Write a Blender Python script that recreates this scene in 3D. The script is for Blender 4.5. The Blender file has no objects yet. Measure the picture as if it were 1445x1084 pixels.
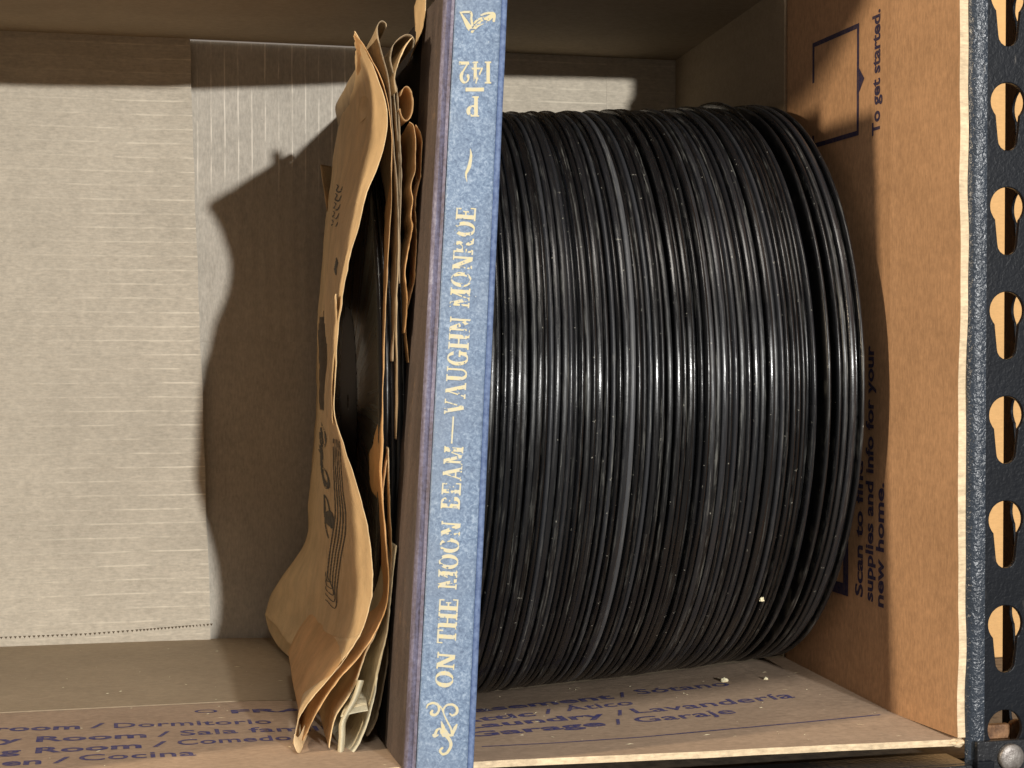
import bpy, bmesh, math, random
import numpy as np
from mathutils import Vector, Matrix, noise

random.seed(7)
MM = 0.001
sc = bpy.context.scene
C = sc.collection

# ------------------------------------------------------------------ camera
PW, PH, F = 1445.0, 1084.0, 2350.0
VX, VY = 150.0, 500.0                      # where the inward direction of the box (+Y) meets the picture
CAM = Vector((0.0, -861.0, 0.0))           # millimetres
yaw = math.atan((PW / 2 - VX) / F)
pitch = math.atan((PH / 2 - VY) / math.hypot(F, PW / 2 - VX)) * -1
cam_rot = (Matrix.Rotation(-yaw, 3, 'Z') @ Matrix.Rotation(math.pi / 2 + pitch, 3, 'X'))
cd = bpy.data.cameras.new('camera')
cam = bpy.data.objects.new('camera', cd)
C.objects.link(cam)
cd.sensor_width = 36.0
cd.lens = 36.0 * F / PW
cd.clip_start = 0.01
cd.clip_end = 50
cam.matrix_world = Matrix.Translation(CAM * MM) @ cam_rot.to_4x4()
sc.camera = cam
cd.dof.use_dof = False

# ------------------------------------------------------------------ world, lamps, exposure
w = bpy.data.worlds.new('World')
sc.world = w
w.use_nodes = True
bg = w.node_tree.nodes['Background']
bg.inputs[0].default_value = (1.0, 0.85, 0.71, 1)
bg.inputs[1].default_value = 0.245

def lamp(name, loc, target, power, size, color):
    ld = bpy.data.lights.new(name, 'AREA')
    ld.shape = 'DISK'
    ld.size = size * MM
    ld.energy = power
    ld.color = color
    o = bpy.data.objects.new(name, ld)
    C.objects.link(o)
    o.location = Vector(loc) * MM
    d = (Vector(target) - Vector(loc)).normalized()
    o.rotation_euler = d.to_track_quat('-Z', 'Y').to_euler()
    return o

lamp('ceiling_lamp', (1010, -6900, 1090), (140, 0, 0), 425, 160, (1.0, 0.985, 0.95))
lamp('side_lamp', (-700, -488, 290), (200, -250, 0), 6.5, 40, (1.0, 0.80, 0.56))
lamp('overhead_fill', (250, -1700, 1900), (150, -150, 0), 26.0, 900, (1.0, 0.93, 0.84))  # unseen soft fill, added to brighten the lower flap and walls

sc.view_settings.view_transform = 'Standard'
sc.view_settings.look = 'None'
sc.view_settings.exposure = 0.0
sc.view_settings.gamma = 1.0

# ------------------------------------------------------------------ measuring helpers (photo pixel + depth -> place, millimetres)
def ray(px, py):
    return cam_rot @ Vector(((px - PW / 2) / F, -(py - PH / 2) / F, -1.0))

def unp(px, py, y):
    r = ray(px, py)
    return CAM + r * ((y - CAM.y) / r.y)

def unpf(px, py, f, y0=-280.0):
    y = y0
    for _ in range(12):
        p = unp(px, py, y)
        y = f(p.x, p.z)
    return unp(px, py, y)

def unpx(px, py, x):
    r = ray(px, py)
    return CAM + r * ((x - CAM.x) / r.x)

def lerp(a, b, t):
    return a + (b - a) * t

def pl(x, pts):
    if x <= pts[0][0]:
        return pts[0][1]
    for (a, b), (c, d) in zip(pts, pts[1:]):
        if x <= c:
            return lerp(b, d, (x - a) / (c - a))
    return pts[-1][1]

# ------------------------------------------------------------------ object helpers
def tag(o, label=None, cat=None, group=None, kind=None):
    if label: o['label'] = label
    if cat: o['category'] = cat
    if group: o['group'] = group
    if kind: o['kind'] = kind
    return o

def empty(name, loc, label, cat, group=None):
    o = bpy.data.objects.new(name, None)
    o.empty_display_size = 0.01
    C.objects.link(o)
    o.location = Vector(loc) * MM
    bpy.context.view_layer.update()
    return tag(o, label, cat, group)

def link(name, me, parent=None, mat=None):
    o = bpy.data.objects.new(name, me)
    C.objects.link(o)
    if mat is not None and not me.materials:
        me.materials.append(mat)
    if parent is not None:
        o.parent = parent
        o.matrix_parent_inverse = Matrix.Translation(-parent.location)
    return o

def mesh(name, verts, faces, mat, parent=None, smooth=False, origin=None):
    """verts in millimetres, world axes"""
    if origin is None:
        origin = Vector((sum(v[0] for v in verts) / len(verts), sum(v[1] for v in verts) / len(verts), sum(v[2] for v in verts) / len(verts)))
    me = bpy.data.meshes.new(name)
    me.from_pydata([(Vector(v) - origin) * MM for v in verts], [], faces)
    me.validate()
    me.update()
    if smooth:
        me.polygons.foreach_set('use_smooth', [True] * len(me.polygons))
    o = link(name, me, parent, mat)
    o.location = origin * MM
    return o

def bevel(o, width, seg=2, angle=40):
    m = o.modifiers.new('bevel', 'BEVEL')
    m.width = width * MM
    m.segments = seg
    m.limit_method = 'ANGLE'
    m.angle_limit = math.radians(angle)
    return o

def box(name, x0, x1, y0, y1, z0, z1, mat, parent=None, bev=0):
    v = [(x, y, z) for z in (z0, z1) for y in (y0, y1) for x in (x0, x1)]
    f = [(0, 2, 3, 1), (4, 5, 7, 6), (0, 1, 5, 4), (2, 6, 7, 3), (0, 4, 6, 2), (1, 3, 7, 5)]
    o = mesh(name, v, f, mat, parent)
    if bev: bevel(o, bev)
    return o

def cr(p, t):
    """catmull-rom through list of vectors, t in 0..len-1"""
    n = len(p)
    i = min(int(t), n - 2)
    u = t - i
    a = p[max(i - 1, 0)]; b = p[i]; c = p[i + 1]; d = p[min(i + 2, n - 1)]
    return 0.5 * ((2 * b) + (c - a) * u + (2 * a - 5 * b + 4 * c - d) * u * u + (3 * b - a - 3 * c + d) * u ** 3)

# ------------------------------------------------------------------ materials
class NT:
    def __init__(self, name):
        self.m = bpy.data.materials.new(name)
        self.m.use_nodes = True
        self.t = self.m.node_tree
        self.n = self.t.nodes
        self.b = self.n['Principled BSDF']
        self.tc = self.n.new('ShaderNodeTexCoord')
    def link(self, a, b): self.t.links.new(a, b)
    def mapping(self, scale, rot=(0, 0, 0), src='Object'):
        mp = self.n.new('ShaderNodeMapping')
        mp.inputs['Scale'].default_value = scale
        mp.inputs['Rotation'].default_value = rot
        self.link(self.tc.outputs[src], mp.inputs[0])
        return mp.outputs[0]
    def noise(self, scale, vec=None, detail=4, rough=0.6, dist=0):
        nn = self.n.new('ShaderNodeTexNoise')
        nn.inputs['Scale'].default_value = scale
        nn.inputs['Detail'].default_value = detail
        nn.inputs['Roughness'].default_value = rough
        nn.inputs['Distortion'].default_value = dist
        self.link(vec if vec is not None else self.tc.outputs['Object'], nn.inputs['Vector'])
        return nn.outputs['Fac']
    def ramp(self, fac, stops, interp='LINEAR'):
        r = self.n.new('ShaderNodeValToRGB')
        r.color_ramp.interpolation = interp
        e = r.color_ramp.elements
        while len(e) < len(stops): e.new(0.5)
        for el, (p, c) in zip(e, stops):
            el.position = p
            el.color = (c, c, c, 1) if isinstance(c, (int, float)) else (*c, 1)
        self.link(fac, r.inputs[0])
        return r.outputs[0]
    def mix(self, fac, a, b, mode='MIX'):
        mx = self.n.new('ShaderNodeMix')
        mx.data_type = 'RGBA'
        mx.blend_type = mode
        for s, v in ((mx.inputs[0], fac), (mx.inputs[6], a), (mx.inputs[7], b)):
            if hasattr(v, 'links'): self.link(v, s)
            elif isinstance(v, (int, float)): s.default_value = v if s is mx.inputs[0] else (v, v, v, 1)
            else: s.default_value = (*v, 1)
        return mx.outputs[2]
    def math(self, op, a, b=None, clamp=False):
        mm = self.n.new('ShaderNodeMath')
        mm.operation = op
        mm.use_clamp = clamp
        for s, v in ((mm.inputs[0], a), (mm.inputs[1], b)):
            if v is None: continue
            if hasattr(v, 'links'): self.link(v, s)
            else: s.default_value = v
        return mm.outputs[0]
    def bump(self, h, strength, dist=0.0005, prev=None):
        b = self.n.new('ShaderNodeBump')
        b.inputs['Strength'].default_value = strength
        b.inputs['Distance'].default_value = dist
        self.link(h, b.inputs['Height'])
        if prev is not None: self.link(prev, b.inputs['Normal'])
        return b.outputs[0]
    def done(self, col=None, rough=0.9, nrm=None, spec=0.3, metal=0.0):
        for k, v in (('Base Color', col), ('Roughness', rough), ('Normal', nrm), ('Specular IOR Level', spec), ('Metallic', metal)):
            if v is None: continue
            s = self.b.inputs[k]
            if hasattr(v, 'links'): self.link(v, s)
            elif isinstance(v, tuple): s.default_value = (*v, 1)
            else: s.default_value = v
        return self.m

def cardboard(name, base, rib=None, period=7.1, rib_gain=0.5, mott=0.18, fibre='X', flute=0.0, fade=None):
    """rib: axis across which the pressed flute lines repeat ('X','Y','Z')"""
    k = NT(name)
    st = {'X': (260, 1100, 1100), 'Y': (1100, 260, 1100), 'Z': (1100, 1100, 260)}[fibre]
    fine = k.noise(1.0, k.mapping(st), 3, 0.65)
    mid = k.noise(330, None, 5, 0.7)
    big = k.noise(26, None, 4, 0.6)
    f = k.math('ADD', k.math('MULTIPLY', fine, 0.45), k.math('ADD', k.math('MULTIPLY', mid, 0.35), k.math('MULTIPLY', big, 0.25)))
    lo = tuple(c * (1 - mott) for c in base)
    hi = tuple(min(c * (1 + mott), 1) for c in base)
    col = k.ramp(f, [(0.40, lo), (0.64, hi)])
    # dark fibres and pale flecks
    sp = k.noise(620, None, 2, 0.5)
    col = k.mix(k.ramp(sp, [(0.72, 0.0), (0.80, 0.45)]), col, tuple(c * 0.55 for c in base))
    sp2 = k.noise(480, k.mapping((1, 1, 1), (0.4, 0.9, 0.3)), 2, 0.5)
    col = k.mix(k.ramp(sp2, [(0.70, 0.0), (0.78, 0.30)]), col, tuple(min(c * 1.5, 1) for c in base))
    st_ = k.noise(9, k.mapping((1, 1, 1), (0.2, 0.5, 0.9)), 4, 0.65)
    col = k.mix(k.ramp(st_, [(0.50, 0.0), (0.68, 0.22)]), col, tuple(c * 0.72 for c in base))
    nb = k.bump(f, 0.35, 0.0004)
    nb = k.bump(k.noise(55, None, 3, 0.6), 0.25, 0.0016, nb)
    if rib:
        mp = k.mapping((1, 1, 1))
        sx = k.n.new('ShaderNodeSeparateXYZ'); k.link(mp, sx.inputs[0])
        warp = k.math('MULTIPLY', k.math('SUBTRACT', k.noise(14, None, 2), 0.5), 0.0016)
        c0 = k.math('ADD', sx.outputs[rib], warp)
        ph = k.math('MULTIPLY', c0, 2 * math.pi / (period * MM))
        sn = k.math('SINE', ph)
        sn = k.math('ADD', k.math('MULTIPLY', sn, 0.5), 0.5)
        brk = k.ramp(k.noise(1.0, k.mapping(tuple(60 if a != rib else 220 for a in 'XYZ')), 3), [(0.40, 0.0), (0.60, 1.0)])
        line = k.math('MULTIPLY', k.ramp(sn, [(0.955, 0.0), (0.992, 1.0)]), brk)
        if fade:
            ax, lo_, hi_, mn = fade
            fd = k.n.new('ShaderNodeMapRange'); k.link(sx.outputs[ax], fd.inputs[0])
            for q_, v_ in zip((1, 2, 3, 4), (lo_ * MM, hi_ * MM, mn, 1.0)): fd.inputs[q_].default_value = v_
            line = k.math('MULTIPLY', line, fd.outputs[0])
        soft = k.ramp(sn, [(0.0, 0.0), (1.0, 1.0)])
        col = k.mix(k.math('MULTIPLY', line, rib_gain), col, tuple(min(c * 1.9, 0.95) for c in base))  # paler colour on the flute lines paints their glossy highlights
        nb = k.bump(soft, 0.25, 0.0007, nb)
        nb = k.bump(line, 0.6 * rib_gain, 0.0003, nb)
    elif flute:
        sx = k.n.new('ShaderNodeSeparateXYZ'); k.link(k.mapping((1, 1, 1)), sx.inputs[0])
        ph = k.math('MULTIPLY', sx.outputs['Z' if fibre != 'Z' else 'X'], 2 * math.pi / (period * MM))
        nb = k.bump(k.math('SINE', ph), 0.15 * flute, 0.0005, nb)
    return k.done(col, 0.88, nb, 0.25)

M = {}
M['back'] = cardboard('cardboard_back_across', (0.51, 0.453, 0.362), 'Z', 7.1, 0.5, fade=('X', -20, 70, 0.14))
M['back_up'] = cardboard('cardboard_back_upright', (0.47, 0.43, 0.365), 'X', 6.9, 0.7, fibre='Z', fade=('Z', -5, 15, 0.0))  # fade keeps the painted flute highlights off the shaded part
M['back_up2'] = cardboard('cardboard_back_upright_plain', (0.47, 0.43, 0.365), None, fibre='Z')  # same board without painted highlights, as this flap lies in shade
M['wall'] = cardboard('cardboard_wall', (0.36, 0.285, 0.195), None, mott=0.14, flute=1.0)
M['flap_low'] = cardboard('cardboard_flap_grey', (0.41, 0.305, 0.22), None, mott=0.20)
M['flap'] = cardboard('cardboard_flap_tan', (0.55, 0.33, 0.185), None, mott=0.20, fibre='Z')
M['edge'] = cardboard('cardboard_cut_edge', (0.68, 0.54, 0.36), None, mott=0.28)
M['carton2'] = cardboard('cardboard_second_box', (0.66, 0.40, 0.17), None, mott=0.08)

def paper(name, base, trans=0.12, grn=0.12):
    k = NT(name)
    n1 = k.noise(60, None, 5, 0.6)
    n2 = k.noise(900, None, 3, 0.6)
    col = k.ramp(n1, [(0.35, tuple(c * (1 - grn) for c in base)), (0.65, tuple(min(1, c * (1 + grn)) for c in base))])
    sp = k.noise(150, None, 3, 0.6)
    col = k.mix(k.ramp(sp, [(0.66, 0.0), (0.80, 0.35)]), col, tuple(c * 0.62 for c in base))
    cre = k.n.new('ShaderNodeTexVoronoi'); cre.feature = 'DISTANCE_TO_EDGE'; cre.inputs['Scale'].default_value = 26
    k.link(k.mapping((1, 0.5, 0.5)), cre.inputs['Vector'])
    nb = k.bump(n2, 0.25, 0.0003)
    nb = k.bump(n1, 0.5, 0.004, nb)
    nb = k.bump(k.ramp(cre.outputs['Distance'], [(0.0, 0.0), (0.06, 1.0)]), 0.30, 0.0010, nb)
    nb = k.bump(k.noise(140, None, 5, 0.7), 0.35, 0.0012, nb)
    m = k.done(col, 0.75, nb, 0.25)
    tr = k.n.new('ShaderNodeBsdfTranslucent'); k.link(col, tr.inputs[0]); k.link(nb, tr.inputs['Normal'])
    ms = k.n.new('ShaderNodeMixShader'); ms.inputs[0].default_value = trans
    out = k.n['Material Output']
    k.link(k.b.outputs[0], ms.inputs[1]); k.link(tr.outputs[0], ms.inputs[2]); k.link(ms.outputs[0], out.inputs[0])
    return m

M['kraft'] = paper('kraft_paper', (0.70, 0.52, 0.30))
M['kraft_orange'] = paper('kraft_paper_orange', (0.70, 0.44, 0.21), 0.2)
M['kraft_grey'] = paper('kraft_paper_greyed', (0.40, 0.31, 0.20))
M['kraft_pale'] = paper('paper_pale_green_grey', (0.55, 0.50, 0.36))

def ink(name, col, wear=0.45, rough=0.8, metal=0.0, scale=420, under=None, lo=0.30):
    k = NT(name)
    n = k.noise(scale, None, 4, 0.7)
    c = k.mix(k.ramp(n, [(lo, wear), (0.62, 0.0)]), col, under or tuple(min(1, x * 3 + 0.1) for x in col))
    return k.done(c, rough, None, 0.3, metal)
M['blue_ink'] = ink('blue_print_ink', (0.040, 0.045, 0.19), 0.55, under=(0.30, 0.23, 0.20))
M['dark_ink'] = ink('dark_print_ink', (0.026, 0.026, 0.085), 0.4, under=(0.22, 0.14, 0.09))
M['sleeve_ink'] = ink('grey_print_ink', (0.055, 0.058, 0.052), 0.4, under=(0.3, 0.22, 0.13))
M['gold'] = ink('worn_gilt_lettering', (0.56, 0.48, 0.25), 0.65, 0.45, 0.0, 700, under=(0.42, 0.44, 0.42), lo=0.34)

k = NT('blue_book_cloth')
n1 = k.noise(1000, None, 4, 0.65); n2 = k.noise(380, None, 4, 0.7, 1.6); n3 = k.noise(22, None, 3)
col = k.ramp(k.math('ADD', k.math('MULTIPLY', n1, 0.45), k.math('MULTIPLY', n2, 0.55)), [(0.36, (0.085, 0.130, 0.215)), (0.50, (0.160, 0.230, 0.345)), (0.66, (0.34, 0.43, 0.55))])
col = k.mix(k.ramp(n3, [(0.4, 0.0), (0.65, 0.55)]), col, (0.17, 0.215, 0.29))
col = k.mix(k.ramp(k.noise(330, k.mapping((1, 1, 1), (1, 0.3, 0.2)), 2), [(0.755, 0.0), (0.78, 0.8)]), col, (0.65, 0.68, 0.66))
k.done(col, 0.62, k.bump(n2, 0.5, 0.0005, k.bump(n1, 0.4, 0.0003)), 0.4)
M['cloth'] = k.m
k = NT('brown_cover_cloth')
n1 = k.noise(700, None, 4, 0.65); n2 = k.noise(1.0, k.mapping((120, 120, 25)), 4, 0.6)
col = k.ramp(k.math('ADD', k.math('MULTIPLY', n1, 0.5), k.math('MULTIPLY', n2, 0.5)), [(0.36, (0.050, 0.040, 0.038)), (0.66, (0.128, 0.102, 0.094))])
col = k.mix(k.ramp(k.noise(95, None, 4, 0.7), [(0.62, 0.0), (0.72, 0.5)]), col, (0.27, 0.185, 0.12))
k.done(col, 0.6, k.bump(n1, 0.4, 0.0003), 0.4)
M['brown'] = k.m
k = NT('cover_painted_shade')
k.done((0.014, 0.012, 0.012), 0.8, None, 0.2)  # near-black colour stands in for the sleeves' shadow on the brown cover
M['cover_shade'] = k.m
k = NT('purple_hinge_cloth')
n1 = k.noise(700, None, 4, 0.65); n2 = k.noise(1.0, k.mapping((300, 300, 14)), 4, 0.6)
col = k.ramp(k.math('ADD', k.math('MULTIPLY', n1, 0.4), k.math('MULTIPLY', n2, 0.6)), [(0.40, (0.090, 0.075, 0.095)), (0.56, (0.17, 0.16, 0.23)), (0.68, (0.32, 0.32, 0.40))])
k.done(col, 0.6, k.bump(n1, 0.4, 0.0003), 0.4)
M['hinge'] = k.m
k = NT('dark_blue_cloth')
n1 = k.noise(500, None, 4, 0.65)
k.done(k.ramp(n1, [(0.35, (0.07, 0.11, 0.23)), (0.7, (0.17, 0.24, 0.40))]), 0.6, k.bump(n1, 0.4, 0.0003), 0.4)
M['cloth_dark'] = k.m

def shellac(name, base, rough, dust):
    k = NT(name)
    oi = k.n.new('ShaderNodeObjectInfo')
    # position round the rim and distance from the spindle hole
    sx = k.n.new('ShaderNodeSeparateXYZ'); k.link(k.tc.outputs['Object'], sx.inputs[0])
    ang = k.math('ARCTAN2', sx.outputs[1], sx.outputs[2])
    r2 = k.math('SQRT', k.math('ADD', k.math('POWER', sx.outputs[1], 2.0), k.math('POWER', sx.outputs[2], 2.0)))
    cmb = k.n.new('ShaderNodeCombineXYZ')
    k.link(k.math('MULTIPLY', ang, 9.0), cmb.inputs[0]); k.link(k.math('MULTIPLY', sx.outputs[0], 1500.0), cmb.inputs[1]); k.link(k.math('MULTIPLY', oi.outputs['Random'], 60.0), cmb.inputs[2])
    streak = k.noise(1.0, cmb.outputs[0], 5, 0.7)
    cmb2 = k.n.new('ShaderNodeCombineXYZ')
    k.link(k.math('MULTIPLY', ang, 2.2), cmb2.inputs[0]); k.link(k.math('MULTIPLY', sx.outputs[0], 400.0), cmb2.inputs[1]); k.link(k.math('MULTIPLY', oi.outputs['Random'], 90.0), cmb2.inputs[2])
    patch = k.noise(1.0, cmb2.outputs[0], 3, 0.6)
    speck = k.noise(420, None, 3, 0.6)
    grain = k.noise(1500, None, 2, 0.6)
    tint = k.ramp(oi.outputs['Random'], [(0.0, tuple(c * 0.5 for c in base)), (0.7, base), (1.0, tuple(c * 3.0 for c in base))])
    f = k.math('MULTIPLY', k.ramp(streak, [(0.52, 0.0), (0.66, 1.0)]), k.ramp(patch, [(0.46, 0.0), (0.60, 1.0)]))
    col = k.mix(k.math('MULTIPLY', f, dust), tint, (0.27, 0.27, 0.24))
    col = k.mix(k.ramp(speck, [(0.705, 0.0), (0.73, 0.7)]), col, (0.34, 0.33, 0.28))
    gro = k.math('SINE', k.math('MULTIPLY', r2, 2 * math.pi / (0.55 * MM)))
    ro = k.math('ADD', k.ramp(streak, [(0.35, rough - 0.08), (0.7, rough + 0.25)]), k.math('MULTIPLY', grain, 0.08))
    nb = k.bump(gro, 0.10, 0.0001, k.bump(grain, 0.10, 0.0002, k.bump(streak, 0.25, 0.0002)))
    return k.done(col, ro, nb, 0.5)
M['rec_a'] = shellac('black_shellac', (0.007, 0.0074, 0.0085), 0.17, 0.22)
M['rec_b'] = shellac('black_shellac_dusty', (0.010, 0.0106, 0.012), 0.27, 0.45)
M['rec_c'] = shellac('black_shellac_pale_rim', (0.022, 0.023, 0.025), 0.36, 0.6)
M['label_red'] = ink('record_label_paper', (0.020, 0.013, 0.010), 0.3, under=(0.05, 0.035, 0.03))

def enamel(name, base, sparkle, rough=0.3, spec=0.5):
    k = NT(name)
    n1 = k.noise(620, None, 2, 0.5, 0.6)
    n2 = k.noise(900, None, 2, 0.5)
    h = k.math('ADD', n1, k.math('MULTIPLY', n2, 0.3))
    col = k.ramp(k.noise(30, None, 4), [(0.3, tuple(c * 0.8 for c in base)), (0.8, tuple(c * 1.3 for c in base))])
    scr = k.noise(1.0, k.mapping((900, 900, 60), (0.3, 0.2, 0.1)), 3, 0.6)
    col = k.mix(k.ramp(scr, [(0.70, 0.0), (0.74, 0.5)]), col, (0.13, 0.12, 0.11))
    pt_ = k.noise(60, None, 4, 0.7)
    col = k.mix(k.ramp(pt_, [(0.66, 0.0), (0.70, 0.45)]), col, (0.09, 0.07, 0.06))
    return k.done(col, rough, k.bump(h, sparkle, 0.0007), spec)
M['post'] = enamel('black_hammered_enamel', (0.007, 0.009, 0.013), 0.20, 0.36, 0.22)
M['post_edge'] = enamel('black_hammered_enamel_sheen', (0.026, 0.036, 0.052), 0.8, 0.32, 0.5)  # lighter, bluer base paints the blue sheen along the bend
M['beam'] = enamel('black_satin_enamel', (0.016, 0.018, 0.022), 0.35)
k = NT('worn_steel')
n = k.noise(260, None, 5, 0.7)
k.done(k.ramp(n, [(0.35, (0.16, 0.14, 0.13)), (0.65, (0.38, 0.36, 0.34))]), 0.45, k.bump(n, 0.6, 0.0006), 0.5, 0.7)
M['steel'] = k.m
k = NT('brown_rusty_metal')
n = k.noise(240, None, 5, 0.7)
k.done(k.ramp(n, [(0.35, (0.10, 0.045, 0.02)), (0.65, (0.36, 0.19, 0.09))]), 0.55, k.bump(n, 0.6, 0.0006), 0.5, 0.2)
M['rust'] = k.m
k = NT('shelf_board'); n = k.noise(180, None, 5, 0.7)
k.done(k.ramp(n, [(0.35, (0.10, 0.08, 0.06)), (0.65, (0.22, 0.17, 0.12))]), 0.8, None, 0.3)
M['board'] = k.m
k = NT('crumb_paper')
k.done((0.80, 0.74, 0.50), 0.8, None, 0.3)
M['crumb'] = k.m
M['env_paper'] = paper('album_page_paper', (0.30, 0.22, 0.14), 0.05)

# ------------------------------------------------------------------ the box
XL, XR, ZT = -103.0, 301.0, 160.0
YC, YR = -150.0, -304.0           # fold line, rim of the flaps
TH = 4.0
def z_crease(x): return pl(x, [(-103, -146.5), (60, -146.5), (137, -149.5), (225, -144.5), (301, -138.5)])
def z_rim(x): return pl(x, [(-103, -142.0), (137, -140.5), (256, -142.0), (301, -142.8), (320, -143)])
def z_back(x): return pl(x, [(-103, -144.5), (60, -145), (137, -147.5), (301, -142.0)])
def zf(x, y):
    if y > YC:
        t = (YC - y) / YC if YC else 0
        t = y / YC
        return lerp(z_back(x), z_crease(x), t)
    t = (y - YC) / (YR - YC)
    return lerp(z_crease(x), z_rim(x), t) + 0.6 * math.sin(x * 0.05) * t * (1 - t)

def z_topd(x): return pl(x, [(-103, -7), (50, -5), (180, 6), (301, 9)])
BOX = empty('cardboard_box', (100, 0, -150), 'open tan cardboard box lying on its side on the black shelf, holding the records', 'box')

def board(name, fn, us, vs, mat, nrm, parent=BOX, edge_u=(False, False), edge_v=(False, False), th=TH, rough_edge=0.0):
    """corrugated board: fn(u,v)->inner face point; nrm: outward direction; cut edges get their own paler mesh"""
    V, Fc = [], []
    nu, nv = len(us), len(vs)
    nrm = Vector(nrm)
    for layer in (0, 1):
        for i, u in enumerate(us):
            for j, v in enumerate(vs):
                p = Vector(fn(u, v))
                V.append(p + nrm * th * layer)
    def id(l, i, j): return l * nu * nv + i * nv + j
    for i in range(nu - 1):
        for j in range(nv - 1):
            Fc.append((id(0, i, j), id(0, i, j + 1), id(0, i + 1, j + 1), id(0, i + 1, j)))
            Fc.append((id(1, i, j), id(1, i + 1, j), id(1, i + 1, j + 1), id(1, i, j + 1)))
    E = []
    for i in range(nu - 1):
        for j in (0, nv - 1):
            E.append(((id(0, i, j), id(0, i + 1, j), id(1, i + 1, j), id(1, i, j)), edge_v[0 if j == 0 else 1]))
    for j in range(nv - 1):
        for i in (0, nu - 1):
            E.append(((id(0, i, j), id(0, i, j + 1), id(1, i, j + 1), id(1, i, j)), edge_u[0 if i == 0 else 1]))
    o = mesh(name, V, Fc + [e[0] for e in E], mat, parent)
    o.data.materials.append(M['edge'])
    for k_, (f, flag) in enumerate(E):
        if flag: o.data.polygons[len(Fc) + k_].material_index = 1
    bm = bmesh.new(); bm.from_mesh(o.data); bmesh.ops.recalc_face_normals(bm, faces=bm.faces); bm.to_mesh(o.data); bm.free()
    return o

def rng(a, b, n): return [lerp(a, b, i / (n - 1)) for i in range(n)]
def wob(x, s=0.02, a=0.5, k=0): return a * noise.noise(Vector((x * s, k * 3.1, 0.5)))

# back of the box: two outer flaps (upright flutes) meeting at mid height, two inner flaps (level flutes) over them
board('outer_bottom_flap', lambda u, v: (u, 4.0, v), rng(XL, XR, 8), rng(6.8, ZT, 6), M['back_up'], (0, 1, 0))
board('outer_bottom_flap', lambda u, v: (u, 4.6, v), rng(XL, XR, 8), rng(-149, 6.95, 6), M['back_up2'], (0, 1, 0))
def left_edge_x(z): return pl(z, [(-150, 51.5), (160, 41.5)])
lf = board('inner_bottom_flap', lambda u, v: (XL + u * (left_edge_x(v) - XL + wob(v, 0.06, 0.5, 2)), -0.6 - 1.6 * u ** 8, v), rng(0, 1, 14), rng(-149, ZT, 60), M['back'], (0, 1, 0), edge_u=(False, True))
board('inner_bottom_flap', lambda u, v: (u, -0.6, v), rng(262, XR, 3), rng(-149, ZT, 10), M['back'], (0, 1, 0))
# the right inner flap reaches behind the records up to the album
board('inner_bottom_flap', lambda u, v: (lerp(128, 261.9, u), -0.7 - 0.6 * (1 - u) ** 3, v), rng(0, 1, 6), rng(-149, ZT, 30), M['back'], (0, 1, 0), edge_u=(True, False))

# side walls between back and fold line
board('side_wall', lambda u, v: (u, v, zf(u, v)), rng(XL, XR, 40), rng(0, YC, 8), M['wall'], (0, 0, -1))
board('side_wall', lambda u, v: (u, v, ZT + (z_topd(u) + wob(u, 0.01, 2.0, 5)) * (v / YC)), rng(XL, XR, 30), rng(0, YC, 8), M['wall'], (0, 0, 1))
board('side_wall', lambda u, v: (XR, u, v), rng(0, YC, 8), rng(-152, ZT + 10, 10), M['wall'], (1, 0, 0))
board('side_wall', lambda u, v: (XL, u, v), rng(0, YC, 8), rng(-150, ZT, 10), M['wall'], (-1, 0, 0))

# flaps in front of the fold line; folds are pressed-in grooves
def low_flap(u, v):
    y = lerp(YC - 0.8, YR + 1.5, v)
    g = -0.9 * math.exp(-((v) / 0.012) ** 2) * (1.0 if u < 90 else 0.1)
    return (u, y + wob(u, 0.03, 1.6, 8) * (v ** 6), zf(u, y) + g + 0.25)
vs = [0, 0.004, 0.01, 0.02, 0.04, 0.07] + rng(0.12, 1, 22)
flap_low = board('flap', low_flap, rng(XL, 309, 70), vs, M['flap_low'], (0, 0, -1), edge_v=(False, True), th=2.4)
tag(flap_low, 'lower flap printed in blue with room names')
RB = -257.0
def xr_flap(y, z):
    """inner face of the right-hand flap: upright to the press line, then leaning outwards"""
    d = max(0.0, RB - y)
    return XR + 0.25 + d * 0.085 - 1.2 * math.exp(-((y - RB) / 3.0) ** 2) * 0.25 + wob(z, 0.012, 0.8, 4) * min(1, d / 30)
def right_flap(u, v):
    y = lerp(YC - 0.8, YR + wob(u, 0.04, 1.2, 11), v)
    return (xr_flap(y, u) - 0.9 * math.exp(-((v) / 0.012) ** 2) * -1, y, u)
vs2 = [0, 0.004, 0.01, 0.02, 0.04, 0.07] + rng(0.12, 0.62, 10) + rng(0.64, 0.75, 10) + rng(0.77, 1, 8)
flap_r = board('flap', right_flap, rng(-141.5, 172, 60), vs2, M['flap'], (1, 0, 0), edge_v=(False, True), th=3.4)
tag(flap_r, 'right flap printed with a moving help note in dark blue')
board('flap', lambda u, v: (u, YC - 0.8 - 151 * v, ZT + 0.5 + 27 * v + z_topd(u) + wob(u, 0.01, 2.0, 5)), rng(XL, 299, 30), rng(0, 1, 10), M['flap_low'], (0, 0.18, 0.98), edge_v=(False, True))
board('flap', lambda u, v: (XL - 12 * v, lerp(YC - 0.8, YR, v), u), rng(-140, 160, 10), rng(0, 1, 8), M['flap'], (-1, 0, 0), edge_v=(False, True))

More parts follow.
